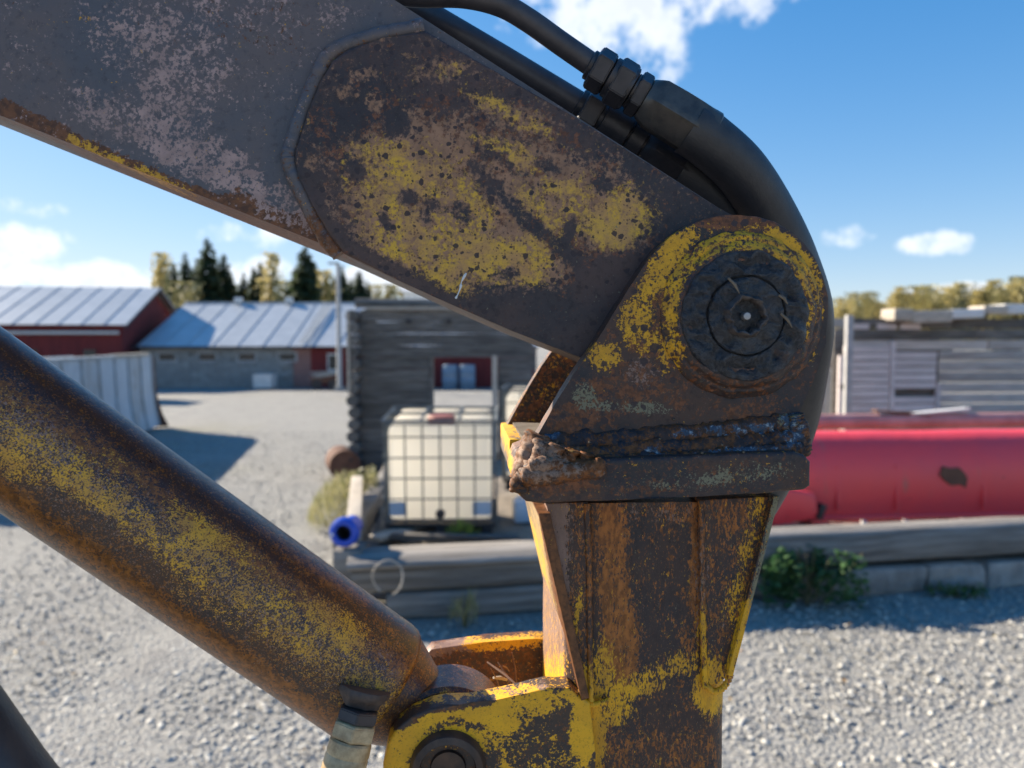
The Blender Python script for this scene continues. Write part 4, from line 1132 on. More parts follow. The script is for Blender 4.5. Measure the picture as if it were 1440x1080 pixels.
M_BOOM = worn('boom_steel', (0.100, 0.093, 0.099), (0.140, 0.106, 0.096), 75, prim=(0.44, 0.29, 0.245), pits=False, rough=.48, fa=.7, fb=1.5, spec=.5)
M_PLATE = worn('reinforcing_steel', (0.044, 0.034, 0.034), (0.088, 0.052, 0.042), 60, yel=(0.70, 0.40, 0.04), yel2=(0.50, 0.265, 0.09), prim=(0.38, 0.20, 0.11), rust=(0.22, 0.085, 0.040), rough=.52, fa=.7, fb=1.65, ysoft=.16, psoft=.18, spec=.4, npit=150)
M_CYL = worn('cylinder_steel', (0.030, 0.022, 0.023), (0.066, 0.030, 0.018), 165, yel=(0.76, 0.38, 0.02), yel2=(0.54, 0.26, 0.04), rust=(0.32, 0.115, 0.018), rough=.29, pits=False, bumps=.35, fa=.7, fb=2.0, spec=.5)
M_CHEEK = worn('bracket_steel', (0.031, 0.027, 0.028), (0.076, 0.041, 0.028), 85, yel=(0.76, 0.38, 0.012), rust=(0.22, 0.078, 0.028), pits=True, rough=.5, fa=.7, fb=1.5, spec=.4)
M_STICK = worn('stick_steel', (0.032, 0.026, 0.028), (0.058, 0.033, 0.026), 115, stretch=(1.3, 1, .6), yel=(0.78, 0.39, 0.012), rust=(0.40, 0.135, 0.026), pits=False, rough=.48, fa=.7, fb=1.7, spec=.4)
M_LUG = worn('lug_steel', (0.034, 0.026, 0.024), (0.066, 0.038, 0.024), 95, yel=(0.84, 0.42, 0.008), yel2=(0.74, 0.36, 0.01), pits=False, rough=.45, fa=.75, fb=1.5)
M_SIDE = worn('side_plate_steel', (0.14, 0.095, 0.055), (0.20, 0.14, 0.085), 60, yel=(0.66, 0.38, 0.012), yel2=(0.56, 0.33, 0.06), prim=(0.42, 0.29, 0.14), pits=False, rough=.55)

# boom -------------------------------------------------------------
def boom():
    f = [(-900, -934), (555, 0), (1010, 292), (1090, 330), (1135, 385), (1148, 445), (1130, 510), (1085, 555), (1015, 570), (930, 548), (815, 500), (720, 463), (640, 428), (470, 350), (0, 162), (-900, -196)]
    yF, yB = .042, .235
    Pf = outl(f, yF); Pb = [Vector((p.x, yB, p.z)) for p in Pf]
    bm = prism_bm(Pf, Pb, .013, 4, .006, True)
    me = bm_mesh('boom', bm, 35)
    def fn(X, Y):
        pr = mx(E(X, Y, 250, 130, 70, 70, 30, .50), E(X, Y, 200, 60, 80, 45, 0, .46), E(X, Y, 300, 90, 40, 60, 0, .42), E(X, Y, 150, 160, 90, 35, 25, .45), E(X, Y, 270, 215, 150, 40, 27, .56), E(X, Y, 400, 290, 70, 30, 28, .5),
                E(X, Y, 470, 20, 30, 22, 0, .5), E(X, Y, 240, 20, 150, 30, 0, .38), E(X, Y, 370, 20, 60, 40, 0, .36), Zr(X) + .12)
        rs = mx(S(X, Y, [(-400, 0), (0, 150), (240, 262), (470, 348)], 13, 1.0), S(X, Y, [(330, 285), (470, 345)], 20, .9), E(X, Y, 440, 330, 30, 25, 0, .6), E(X, Y, 360, 20, 100, 60, 0, .25))
        yl = S(X, Y, [(90, 190), (160, 222), (260, 268)], 7, .55)
        return {'primer': pr, 'rust': rs, 'yellow': yl, 'pale': Zr(X)}
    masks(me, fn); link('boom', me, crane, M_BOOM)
    # reinforcing plate on the boom's side
    g = [(598, 41), (540, 52), (492, 66), (466, 84), (452, 112), (432, 160), (415, 208), (413, 226), (420, 248), (438, 285), (460, 328), (482, 356), (560, 394), (640, 430), (720, 465), (815, 502), (930, 550), (1015, 572), (1085, 557), (1132, 510), (1150, 445), (1136, 385), (1091, 330), (1008, 291), (800, 160)]
    Pf = outl(g, .026); Pb = [Vector((p.x, .0415, p.z)) for p in outl(g, .0415)]
    Pb = [Vector((p.x, .0415, p.z)) for p in Pf]
    bm = prism_bm(Pf, Pb, .004, 3, .0045)
    rough_noise(bm, .0006, 45, 2)
    me = bm_mesh('reinforcing_plate', bm, 40)
    def fn(X, Y):
        dark = mx(S(X, Y, [(668, 232), (730, 300), (800, 360), (860, 408)], 11, .48), E(X, Y, 860, 405, 70, 40, -20, .8), E(X, Y, 500, 160, 25, 20, 0, .4), E(X, Y, 800, 470, 150, 50, 20, 1.0), S(X, Y, [(425, 250), (480, 345), (640, 425)], 14, .5), E(X, Y, 700, 225, 40, 10, 30, .4), E(X, Y, 560, 175, 22, 20, 0, .55), E(X, Y, 575, 277, 14, 11, 20, .75), E(X, Y, 543, 312, 8, 18, -25, .75), E(X, Y, 500, 240, 11, 18, -30, .65), E(X, Y, 612, 288, 20, 9, 25, .6), E(X, Y, 650, 300, 14, 20, -30, .45), E(X, Y, 598, 305, 9, 14, -20, .55), E(X, Y, 710, 385, 22, 10, 0, .6), E(X, Y, 560, 180, 24, 16, 0, .4), E(X, Y, 770, 235, 26, 10, 30, .4), E(X, Y, 800, 325, 10, 22, 15, .5), E(X, Y, 845, 260, 20, 12, 30, .35))
        yl = 1.0 * mx(E(X, Y, 540, 250, 60, 75, 0, .60), E(X, Y, 600, 300, 110, 95, 0, .66), E(X, Y, 560, 330, 70, 50, 30, .70), E(X, Y, 700, 370, 90, 45, 20, .82), E(X, Y, 640, 395, 60, 25, 20, .8), E(X, Y, 780, 290, 90, 50, 0, .58), E(X, Y, 870, 310, 55, 45, -25, .86), E(X, Y, 720, 160, 70, 18, 22, .50), E(X, Y, 770, 345, 50, 40, 0, .62), E(X, Y, 630, 100, 25, 14, -10, .5), E(X, Y, 720, 220, 70, 25, 20, .5), E(X, Y, 545, 380, 50, 20, 28, .5)) * .93 - dark + .20 * PN(X, Y, 45, 26, 1.0, 30) - .05
        pr = mx(E(X, Y, 510, 105, 25, 12, 0, .55), E(X, Y, 492, 135, 18, 22, 0, .6), E(X, Y, 525, 145, 18, 16, 0, .55), E(X, Y, 590, 215, 105, 60, 0, .70), E(X, Y, 580, 290, 120, 110, 0, .74), E(X, Y, 690, 360, 130, 70, 20, .74), E(X, Y, 760, 260, 130, 70, 25, .66), E(X, Y, 860, 310, 60, 50, -20, .75), E(X, Y, 720, 165, 75, 25, 22, .56), E(X, Y, 830, 250, 70, 40, 20, .5), E(X, Y, 615, 100, 40, 22, -10, .55), E(X, Y, 437, 232, 10, 16, 0, .6), E(X, Y, 470, 300, 16, 40, -25, .55), Zr(X) + .1) - dark * .9 + .10 * PN(X, Y, 50, 40, 7.0, 30)
        rs = mx(E(X, Y, 690, 290, 280, 160, 20, .52), S(X, Y, [(480, 350), (640, 428), (800, 495)], 9, .55), Zr(X) + .18)
        rs = rs - dark * .8
        return {'primer': pr, 'rust': rs, 'yellow': yl, 'pale': Zr(X)}
    masks(me, fn); pl = link('reinforcing_plate', me, crane, M_PLATE)
    # weld fillet along its free edge
    path = catmull([L(a, b, .037) for a, b in ((596, 39), (540, 50), (488, 65), (461, 82), (447, 110), (427, 158), (410, 208), (408, 226), (416, 250), (434, 288), (456, 330), (478, 358))], 14)
    bm = bmesh.new()
    add_tube(bm, path, [.0085 * (1 + .02 * math.sin(i * 1.9) + .16 * mnoise.noise(Vector((i * .22, 0, 0)))) for i in range(len(path))], 12)
    me = bm_mesh('weld_seam', bm, 60)
    masks(me, lambda X, Y: {'primer': Zr(X) + .1, 'rust': mx(E(X, Y, 455, 330, 40, 50, 0, .6), Zr(X) + .2), 'yellow': Zr(X) + .08, 'pale': mx(S(X, Y, [(470, 85), (418, 215)], 4, .45), Zr(X))})
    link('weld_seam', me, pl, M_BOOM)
    # white scratch: a bright chipped score on the plate
    bm = bmesh.new(); pth = [L(a + random.uniform(-1, 1), b, .0255) for a, b in ((655, 384), (650, 396), (647, 404), (643, 414), (640, 420))]
    add_tube(bm, catmull(pth, 3), [.0012 * random.uniform(.4, 1.4) for _ in range(13)], 6); link('paint_score', bm_mesh('paint_score', bm), pl, M_WHITE, None, 'small white scratch')
boom()

# hydraulic pipes and hoses ------------------------------------------
M_RUBBER = simple('black_rubber', (0.022, 0.022, 0.025), (0.055, 0.050, 0.048), 16, .44, 0, .35, 300, bdist=.001, detail=9)
M_PIPE = simple('brown_steel_pipe', (0.090, 0.076, 0.074), (0.055, 0.047, 0.048), 25, .42, .2, .2, 220, bdist=.001)
M_FIT = simple('oily_fitting', (0.072, 0.062, 0.062), (0.042, 0.038, 0.039), 40, .38, .35, .3, 160, bdist=.001)
M_FERR = simple('olive_ferrule', (0.135, 0.112, 0.090), (0.060, 0.054, 0.050), 45, .34, .45, .25, 120, bdist=.001)
def hose_line(pipe_px, fit_px, fit_sizes, hose_px, pr, hr, names, rz=0.0):
    bm = bmesh.new(); pp = catmull([L(*q) for q in pipe_px], 10); add_tube(bm, pp, pr, 20); pipe = link('hydraulic_pipe', bm_mesh('hydraulic_pipe', bm, 50), crane, M_PIPE)
    a, b = L(*fit_px[0]), L(*fit_px[1]); ax = (b - a).normalized(); u = ax.cross(Vector((0, 1, 0))).normalized(); v = ax.cross(u)
    k = 0
    for (t0, t1, r0, r1, nseg, kind) in fit_sizes:
        bm = bmesh.new(); LL = (b - a).length
        p0, p1 = a + ax * LL * t0, a + ax * LL * t1; ln = (p1 - p0).length
        if kind == 'hex':
            rings = []
            for (h, s) in ((0, .84), (.1 * ln, 1.0), (.9 * ln, 1.0), (ln, .86)):
                rings.append([bm.verts.new(p0 + ax * h + (u * math.cos(t) + v * math.sin(t)) * s * r0) for t in [math.pi * 2 * (i + .25) / nseg for i in range(nseg)]])
            for A, B in zip(rings[:-1], rings[1:]):
                for i in range(nseg): bm.faces.new((A[i], A[(i + 1) % nseg], B[(i + 1) % nseg], B[i]))
            bm.faces.new(rings[0][::-1]); bm.faces.new(rings[-1])
            bmesh.ops.bevel(bm, geom=bm.edges[:], offset=.0009, segments=2, affect='EDGES')
            link('hex_nut', bm_mesh('hex_nut', bm, 30), pipe, M_FIT)
        elif kind == 'ferrule':
            n8 = 6; rings = []; NS = 48
            for (h, s, flat) in ((0, .72, 0), (.05, .82, .3), (.10, .92, .8), (.16, 1.0, 1.0), (.45, 1.03, 1.0), (.68, 1.03, 1.0), (.80, 1.0, .6), (.90, .97, .1), (.985, .96, .0), (1.0, .92, 0), (1.0, .8, 0)):
                ring = []
                for i in range(NS):
                    t = math.pi * 2 * i / NS; w_ = math.pi / n8; tt = (t + .3) % (2 * w_) - w_
                    fl = math.cos(w_) / math.cos(tt) * 1.08; q = r0 * s * ((1 - flat) + flat * min(fl * .93, 1.0))
                    ring.append(bm.verts.new(p0 + ax * h * ln + (u * math.cos(t) + v * math.sin(t)) * q))
                rings.append(ring)
            for A, B in zip(rings[:-1], rings[1:]):
                for i in range(NS): bm.faces.new((A[i], A[(i + 1) % NS], B[(i + 1) % NS], B[i]))
            bm.faces.new(rings[0][::-1]); bm.faces.new(rings[-1])
            link('ferrule', bm_mesh('ferrule', bm, 22), pipe, M_FERR if names else M_FIT)
        else:
            add_lathe(bm, p0, ax, [(r0 * .9, 0), (r0, .001), (r1, ln - .001), (r1 * .9, ln)], 32, ref=Vector((0, 1, 0))); link('collar', bm_mesh('collar', bm, 40), pipe, M_FIT)
    bm = bmesh.new(); hp = catmull([L(*q) for q in hose_px], 12); add_tube(bm, hp, hr, 36); link('hydraulic_hose', bm_mesh('hydraulic_hose', bm, 60), crane, M_RUBBER)
PX = .80 / FPX
hose_line([(-500, -560, .10), (100, -190, .10), (330, -75, .10), (480, -22, .10), (575, -8, .10), (650, -6, .10), (702, 6, .10), (742, 28, .10), (790, 62, .10), (845, 100, .10)],
          [(828, 90, .10), (1000, 196, .10)],
          [(0.0, .05, 20 * PX, 20 * PX, 24, 'ring'), (.03, .16, 30 * PX, 0, 6, 'hex'), (.16, .34, 27 * PX, 29 * PX, 24, 'ring'), (.19, .33, 33 * PX, 0, 6, 'hex'), (.34, .44, 24 * PX, 24 * PX, 24, 'ring'), (.36, .45, 31 * PX, 0, 6, 'hex'), (.45, .98, 37.5 * PX, 0, 6, 'ferrule')],
          [(970, 180, .10), (995, 197, .10), (1040, 238, .105), (1080, 298, .12), (1114, 368, .135), (1136, 445, .15), (1128, 530, .17), (1110, 610, .195), (1068, 695, .20), (1010, 790, .27), (965, 900, .35), (940, 1060, .37), (930, 1300, .37)], 15.5 * PX, 36.5 * PX, True)
hose_line([(-500, -620, .165), (100, -270, .165), (350, -120, .165), (500, -42, .165), (560, -2, .165), (625, 36, .165), (700, 80, .165), (770, 122, .165), (830, 158, .165)],
          [(812, 146, .165), (985, 255, .165)],
          [(0.0, .05, 24 * PX, 24 * PX, 24, 'ring'), (.04, .18, 35 * PX, 0, 6, 'hex'), (.16, .22, 28 * PX, 28 * PX, 24, 'ring'), (.2, .40, 35 * PX, 36 * PX, 24, 'ring'), (.38, .44, 29 * PX, 29 * PX, 24, 'ring'), (.41, .52, 35 * PX, 35 * PX, 24, 'ring'), (.5, .56, 30 * PX, 30 * PX, 24, 'ring'), (.53, .98, 44 * PX, 0, 6, 'ferrule')],
          [(955, 236, .165), (985, 255, .165), (1030, 305, .165), (1062, 370, .165), (1076, 445, .17), (1070, 530, .175), (1050, 620, .18)], 20 * PX, 44 * PX, False)

# bracket: two cheek plates, base plate, pin -------------------------
CK = [(757, 610), (782, 566), (806, 527), (835, 486), (862, 442), (886, 403), (911, 366), (926, 348), (945, 331), (968, 316), (992, 307), (1016, 303), (1041, 302), (1066, 304), (1090, 311), (1113, 324), (1133, 342), (1148, 364), (1158, 390), (1164, 418), (1166, 445), (1162, 480), (1152, 515), (1138, 548), (1120, 582), (1124, 606), (1132, 646), (740, 676), (734, 650)]
def bracket():
    Pf = outl(CK, 0.0); Pb = [Vector((p.x, .024, p.z)) for p in Pf]
    bm = prism_bm(Pf, Pb, .0022, 2, .0045); rough_noise(bm, .0007, 60, 9)
    me = bm_mesh('cheek_plate', bm, 40)
    def fn(X, Y):
        rr = np.hypot(X - 1045, Y - 440)
        yl = mx(E(X, Y, 950, 350, 50, 22, -45, .72), E(X, Y, 925, 385, 22, 45, 30, .66), E(X, Y, 895, 445, 26, 40, 35, .62), E(X, Y, 850, 500, 28, 24, -35, .66), E(X, Y, 1105, 350, 42, 20, 42, .90), E(X, Y, 1125, 372, 26, 22, 50, .80), E(X, Y, 1150, 425, 10, 50, 0, .62), E(X, Y, 905, 480, 30, 20, 0, .5), E(X, Y, 935, 475, 12, 60, 0, .5), E(X, Y, 1140, 490, 12, 26, 0, .45), E(X, Y, 1030, 320, 60, 8, 0, .3))
        rs = mx(E(X, Y, 1030, 312, 70, 14, 0, .9), E(X, Y, 880, 540, 60, 40, 0, .5), E(X, Y, 920, 470, 40, 70, 0, .55), E(X, Y, 820, 585, 70, 28, -10, .62), E(X, Y, 1060, 575, 60, 22, -15, .5), E(X, Y, 930, 545, 70, 30, 25, .45), Zr(X) + .25)
        pa = mx(E(X, Y, 822, 558, 22, 20, 0, .50), E(X, Y, 905, 573, 45, 10, 5, .58), E(X, Y, 850, 570, 30, 9, 0, .5))
        return {'yellow': yl, 'rust': rs, 'primer': Zr(X) + mx(E(X, Y, 905, 520, 30, 25, 0, .35), Zr(X)), 'pale': pa}
    masks(me, fn); ck = link('cheek_plate', me, crane, M_CHEEK)
    # far cheek plate
    Pf = [Vector((p.x, .272, p.z)) for p in outl(CK, 0.0)]; Pb = [Vector((p.x, .296, p.z)) for p in Pf]
    bm = prism_bm(Pf, Pb, .002, 2, .012, True); me = bm_mesh('cheek_plate', bm, 40)
    masks(me, lambda X, Y: {'yellow': Zr(X) + .22, 'rust': Zr(X) + .45, 'primer': Zr(X) + .1, 'pale': Zr(X)}); link('cheek_plate', me, crane, M_CHEEK)
    # ring weld and worn washer round the pin
    C = L(1043, 444, 0.0); ax = Vector((0, -1, 0))
    def wob(r, h, a):
        q = mnoise.fractal(Vector((math.cos(a) * r * 60, math.sin(a) * r * 60, h * 40)), 1, 2, 4); return q * .0016, q * .0018
    prof = [(.0800, -.004), (.0795, .0010), (.0770, .0035), (.0745, .0060), (.0735, .0070), (.0705, .0072), (.068, .0105), (.0655, .0128), (.063, .0140), (.058, .0142), (.05, .0142)]
    P2 = []
    for (a, b) in zip(prof[:-1], prof[1:]):
        for k in range(3): P2.append((a[0] + (b[0] - a[0]) * k / 3, a[1] + (b[1] - a[1]) * k / 3))
    P2.append(prof[-1])
    bm = bmesh.new(); add_lathe(bm, C, ax, P2, 160, wob); me = bm_mesh('boss_ring', bm, 60)
    def fn(X, Y):
        an = np.degrees(np.arctan2(-(Y - 444), X - 1043)); up = np.clip((np.sin(np.radians(an)) + .45) * 1.2, 0, 1)
        rr = np.hypot(X - 1043, Y - 444)
        yl = mx(.56 * up * (rr > 84), E(X, Y, 950, 440, 22, 90, 0, .62), E(X, Y, 1000, 345, 60, 12, -25, .6), E(X, Y, 1135, 420, 10, 70, 0, .5)) * np.clip((rr - 86) / 8, .1, 1)
        rs = mx(Zr(X) + .42, E(X, Y, 990, 350, 60, 20, -20, .6))
        return {'yellow': yl, 'rust': rs, 'primer': Zr(X) + .12, 'pale': Zr(X)}
    masks(me, fn); br = link('boss_ring', me, ck, M_CHEEK)
    # greasy washer and pin head
    mg, n, p = new_mat('black_grease')
    o = n.obj(); st = n.mapping(o, rot=(0, R(35), 0), scale=(1, 1, 1.0))
    g1 = n.noise(st, 60, 8, .72, 3.0); g2 = n.noise(o, 260, 6, .7, 1.6)
    c = n.mix(n.step(g1, .42, .62), (0.010, 0.010, 0.012), (0.078, 0.074, 0.078))
    c = n.mix(n.step(g2, .60, .72, 0, .8), c, (0.20, 0.185, 0.175))
    c = n.mix(n.step(n.noise(n.vmath('ADD', o, (3, 3, 3)), 55, 8, .7), .66, .72, 0, .7), c, (0.19, 0.18, 0.16))
    c = n.mix(n.step(n.noise(n.vmath('ADD', o, (7, 3, 1)), 38, 6, .7), .56, .70, 0, .75), c, (0.13, 0.05, 0.025))
    n.put(p.inputs['Base Color'], c); n.put(p.inputs['Roughness'], n.step(g2, .3, .7, .26, .46)); p.inputs['Specular IOR Level'].default_value = .9; n.put(p.inputs['Coat Weight'], .35); n.put(p.inputs['Coat Roughness'], .25)
    g3 = n.noise(n.mapping(o, rot=(0, R(-50), 0), scale=(1.0, 1, 1.3)), 30, 5, .6, 2.6)
    set_bump(n, p, n.math('ADD', n.math('MULTIPLY', g1, 1.0), n.math('ADD', n.math('MULTIPLY', g3, 1.6), n.math('MULTIPLY', g2, .5))), 1.0, .014)
    def lump(r, h, a):
        if r < .001: return 0, 0
        q = mnoise.fractal(Vector((math.cos(a) * r * 70, math.sin(a) * r * 70, 3.0)), 1, 2.2, 4)
        k = max(0, 1 - abs(r - .048) / .02); e_ = .0022 * mnoise.fractal(Vector((math.cos(a) * 2.2, math.sin(a) * 2.2, 8.0)), 1, 2, 4) * (1.0 if r > .057 else .35); return e_, .0042 * q * (.4 + k)
    prof = [(.0615, .008), (.061, .0150), (.0595, .0168)] + [(.0595 - .0210 * i / 12, .0170) for i in range(1, 13)] + [(.0378, .0165), (.0372, .0120), (.0366, .0120), (.0362, .0172)] + [(.0355 - .0355 * i / 14, .0182) for i in range(0, 14)] + [(0, .0182)]
    bm = bmesh.new(); add_lathe(bm, L(1040, 445, 0), ax, prof, 144, lump); ws = link('pin_head', bm_mesh('pin_head', bm, 50), ck, mg)
    # hexagonal socket in the pin with a grease nipple
    Cn = L(1049, 444, -.019)
    bm = bmesh.new()
    def hexr(r, h, a):
        w_ = math.pi / 6; tt = (a + .2) % (2 * w_) - w_; return r * (.95 * math.cos(w_) / math.cos(tt) * 1.06 - 1) * .7 + .0030 * mnoise.noise(Vector((math.cos(a) * 4, math.sin(a) * 4, r * 120))), .0016 * mnoise.noise(Vector((math.cos(a) * 3, math.sin(a) * 3, 9)))
    add_lathe(bm, Cn, ax, [(.0235, -.006), (.0215, .001), (.0200, .0045), (.0186, .0062), (.0172, .0058), (.0158, .0035), (.0145, -.006), (.0140, -.008), (.008, -.008), (0, -.008)], 72, hexr); link('hex_socket', bm_mesh('hex_socket', bm, 40), ck, M_DIRT)
    bm = bmesh.new(); add_lathe(bm, L(1046, 445, -.016), ax, [(.0060, 0), (.0058, .001), (.0042, .0016), (.0042, .007), (.0032, .0085), (0, .0088)], 20); link('grease_nipple', bm_mesh('grease_nipple', bm, 40), ck, M_NIP)
    # bits of straw stuck in the grease
    for (a, b) in (((1098, 441), (1114, 461)), ((1024, 391), (1040, 413)), ((1095, 415), (1108, 428))):
        bm = bmesh.new(); p0, p1 = L(*a, -.021), L(*b, -.022); add_tube(bm, [p0, (p0 + p1) / 2 + Vector((.001, 0, .001)), p1], [.0012, .0016, .0004], 6); link('straw', bm_mesh('straw', bm), ws, M_STRAW)
M_DIRT = simple('caked_dirt', (0.045, 0.035, 0.032), (0.09, 0.075, 0.068), 160, .6, .1, .6, 260, bdist=.0015)
M_NIP = simple('nipple_steel', (0.33, 0.32, 0.32), (0.25, 0.24, 0.24), 90, .38, .7)
M_STRAW = simple('straw', (0.20, 0.15, 0.10), (0.12, 0.09, 0.06), 90, .7)
bracket()

M_WELD = worn('weld_steel', (0.030, 0.030, 0.036), (0.070, 0.040, 0.026), 110, rust=(0.22, 0.082, 0.026), prim=(0.32, 0.20, 0.135), pits=False, rough=.62, bumps=.9, spec=.3, psoft=.14)
# blue and pale temper colours on the weld bead
def weld_mat():
    m = M_WELD; n = NT(m.node_tree); p = [x for x in m.node_tree.nodes if x.type == 'BSDF_PRINCIPLED'][0]
    lk = p.inputs['Base Color'].links[0]; c = lk.from_socket
    o = n.obj(); a = n.attr('blue')
    nz = n.noise(o, 85, 8, .72, .3); T = n.math('MULTIPLY_ADD', a, -.55, .80)
    al = n.step(nz, n.math('SUBTRACT', T, .05), n.math('ADD', T, .05))
    bc = n.mix(n.step(n.noise(n.vmath('ADD', o, (5, 1, 2)), 170, 7, .75), .50, .64), (0.050, 0.078, 0.115), (0.36, 0.41, 0.43))
    n.put(p.inputs['Base Color'], n.mix(al, c, bc))
weld_mat()
def base_and_welds():
    front = [(728, 694), (731, 672), (738, 656), (752, 650), (1118, 634), (1133, 640), (1141, 650), (1141, 684), (1132, 690), (1000, 697), (860, 703), (764, 709), (740, 706)]
    Pf = outl(front, -.032); Pb = [Vector((p.x, .125, p.z)) for p in Pf]
    bm = prism_bm(Pf, Pb, .004, 3, .006); rough_noise(bm, .0012, 35, 4)
    me = bm_mesh('base_plate', bm, 40)
    def fn(X, Y):
        pa = mx(E(X, Y, 1010, 672, 45, 14, -8, .50), E(X, Y, 1060, 665, 70, 16, -5, .42), E(X, Y, 950, 680, 60, 12, 0, .36))
        return {'yellow': mx(S(X, Y, [(700, 596), (728, 690)], 8, .75), Zr(X) + .1), 'rust': mx(E(X, Y, 790, 680, 60, 22, -8, .62), E(X, Y, 900, 690, 80, 12, 0, .45), Zr(X) + .28), 'primer': mx(E(X, Y, 745, 670, 20, 20, 0, .6), E(X, Y, 735, 610, 40, 20, 0, .9)), 'pale': pa}
    masks(me, fn); bp = link('base_plate', me, crane, M_CHEEK)
    # rear half of the base plate, cut away on the right for the hoses
    xs = [L(q, 660, -.032).x for q in (731, 990)]; zt, zb = L(900, 646, -.032).z - .0012, L(900, 702, -.032).z + .001
    bm = bmesh.new(); add_box(bm, ((xs[0] + xs[1]) / 2 + .0006, (.126 + .30) / 2, (zt + zb) / 2), (xs[1] - xs[0], .174, zt - zb), None, .003)
    me = bm_mesh('base_plate', bm, 40)
    M_SH = worn('shelf_steel', (0.10, 0.075, 0.055), (0.15, 0.115, 0.085), 60, yel=(0.66, 0.38, 0.012), prim=(0.30, 0.22, 0.16), pits=False, rough=.7)
    masks(me, lambda X, Y: {'yellow': S(X, Y, [(700, 585), (745, 705)], 9, .85), 'rust': Zr(X) + .3, 'primer': Zr(X) + .2, 'pale': Zr(X)})
    link('base_plate', me, crane, M_SH)
    # dusty fill on the shelf between the two cheeks
    bm = bmesh.new(); add_box(bm, ((xs[0] + xs[1]) / 2 + .006, .145, zt + .0028), (xs[1] - xs[0] - .016, .22, .003)); bmesh.ops.subdivide_edges(bm, edges=bm.edges[:], cuts=20, use_grid_fill=True); rough_noise(bm, .0016, 60, 3)
    dm = simple('dusty_dirt', (0.17, 0.135, 0.10), (0.11, 0.085, 0.06), 60, .95, 0, .5, 300, bdist=.001)
    link('dust_layer', bm_mesh('dust_layer', bm, 60), crane, dm)
    # weld strands
    def bead(px, y, r, ripple, mk, seg=12, nn=16, rr=.18, name='weld_bead', par=bp):
        pth = catmull([L(a, b, y) for a, b in px], nn); bm = bmesh.new()
        rs = [r * (.72 + .28 * min(1, 4 * min(i, len(pth) - 1 - i) / len(pth) + .3)) * (1 + rr * math.sin(i * ripple) + rr * 1.3 * mnoise.noise(Vector((i * .3, r * 1e4, y * 90)))) for i in range(len(pth))]
        add_tube(bm, pth, rs, seg)
        bm.normal_update(); rough_noise(bm, r * .26, 75, px[0][0], 4); bm.normal_update(); rough_noise(bm, .0011, 260, px[0][0] * 1.3, 4)
        me = bm_mesh(name, bm, 70); masks(me, mk); link(name, me, par, M_WELD)
    cool = lambda X, Y: {'yellow': Zr(X), 'rust': mx(E(X, Y, 860, 645, 90, 30, 0, .58), Zr(X) + .46), 'primer': mx(E(X, Y, 770, 650, 60, 30, 0, .55), Zr(X)), 'pale': mx(E(X, Y, 1110, 590, 20, 20, 0, .5), Zr(X)), 'blue': mx(E(X, Y, 1030, 605, 110, 12, -4, .55), E(X, Y, 1115, 600, 22, 40, 0, .58), E(X, Y, 925, 635, 30, 14, 0, .50), E(X, Y, 1040, 634, 100, 7, -4, .56), E(X, Y, 778, 612, 14, 10, 0, .6), Zr(X) + .12)}
    bead([(760, 622), (850, 622), (940, 615), (1030, 606), (1118, 594)], .004, .0125, .8, cool, 20, 44, .05)
    bead([(770, 640), (860, 640), (950, 634), (1040, 627), (1126, 617)], -.004, .0125, .7, cool, 20, 44, .05)
    bead([(800, 654), (890, 652), (980, 647), (1060, 641), (1128, 634)], -.014, .0105, .9, cool, 18, 44, .05)
    bead([(1119, 582), (1122, 600), (1127, 618), (1132, 640)], -.005, .0080, 1.0, cool, 12, 24, .08)
    warm = lambda X, Y: {'yellow': mx(E(X, Y, 802, 634, 8, 6, 0, .6), Zr(X)), 'rust': mx(E(X, Y, 810, 645, 50, 30, 0, .80), Zr(X) + .55), 'primer': mx(E(X, Y, 755, 645, 45, 35, 0, .62), E(X, Y, 790, 660, 60, 12, 0, .5)), 'pale': Zr(X), 'blue': Zr(X) + .05}
    lum = [([(756, 610), (748, 630), (741, 650), (733, 674)], -.010, .0125, .12), ([(768, 620), (760, 640), (748, 664)], -.020, .0115, .15), ([(784, 626), (778, 642), (764, 656)], -.026, .0085, .25),
           ([(804, 632), (800, 643), (788, 652)], -.026, .0075, .3), ([(826, 638), (822, 648), (808, 656)], -.025, .0070, .3), ([(846, 645), (838, 653), (824, 658)], -.024, .0055, .3),
           ([(733, 672), (762, 667), (795, 664), (825, 660), (850, 657)], -.032, .0095, .14), ([(745, 656), (768, 653), (792, 654)], -.034, .0070, .2), ([(729, 692), (731, 680), (740, 667)], -.029, .0092, .1)]
    for k, (px, y, r, q) in enumerate(lum): bead(px, y, r, .55, warm, 20, 16, q * .35)
    # spatter balls
    for k in range(22):
        a, b = random.uniform(780, 1120), random.uniform(585, 660)
        bm = bmesh.new(); bmesh.ops.create_icosphere(bm, subdivisions=1, radius=random.uniform(.0007, .0018)); me = bm_mesh('spatter', bm, 60)
        masks(me, lambda X, Y: {'pale': Zr(X) + .4, 'blue': Zr(X) + .4}); o = link('spatter', me, bp, M_WELD); o.location = L(a, b, -.001 if b < 610 else -.030)
base_and_welds()

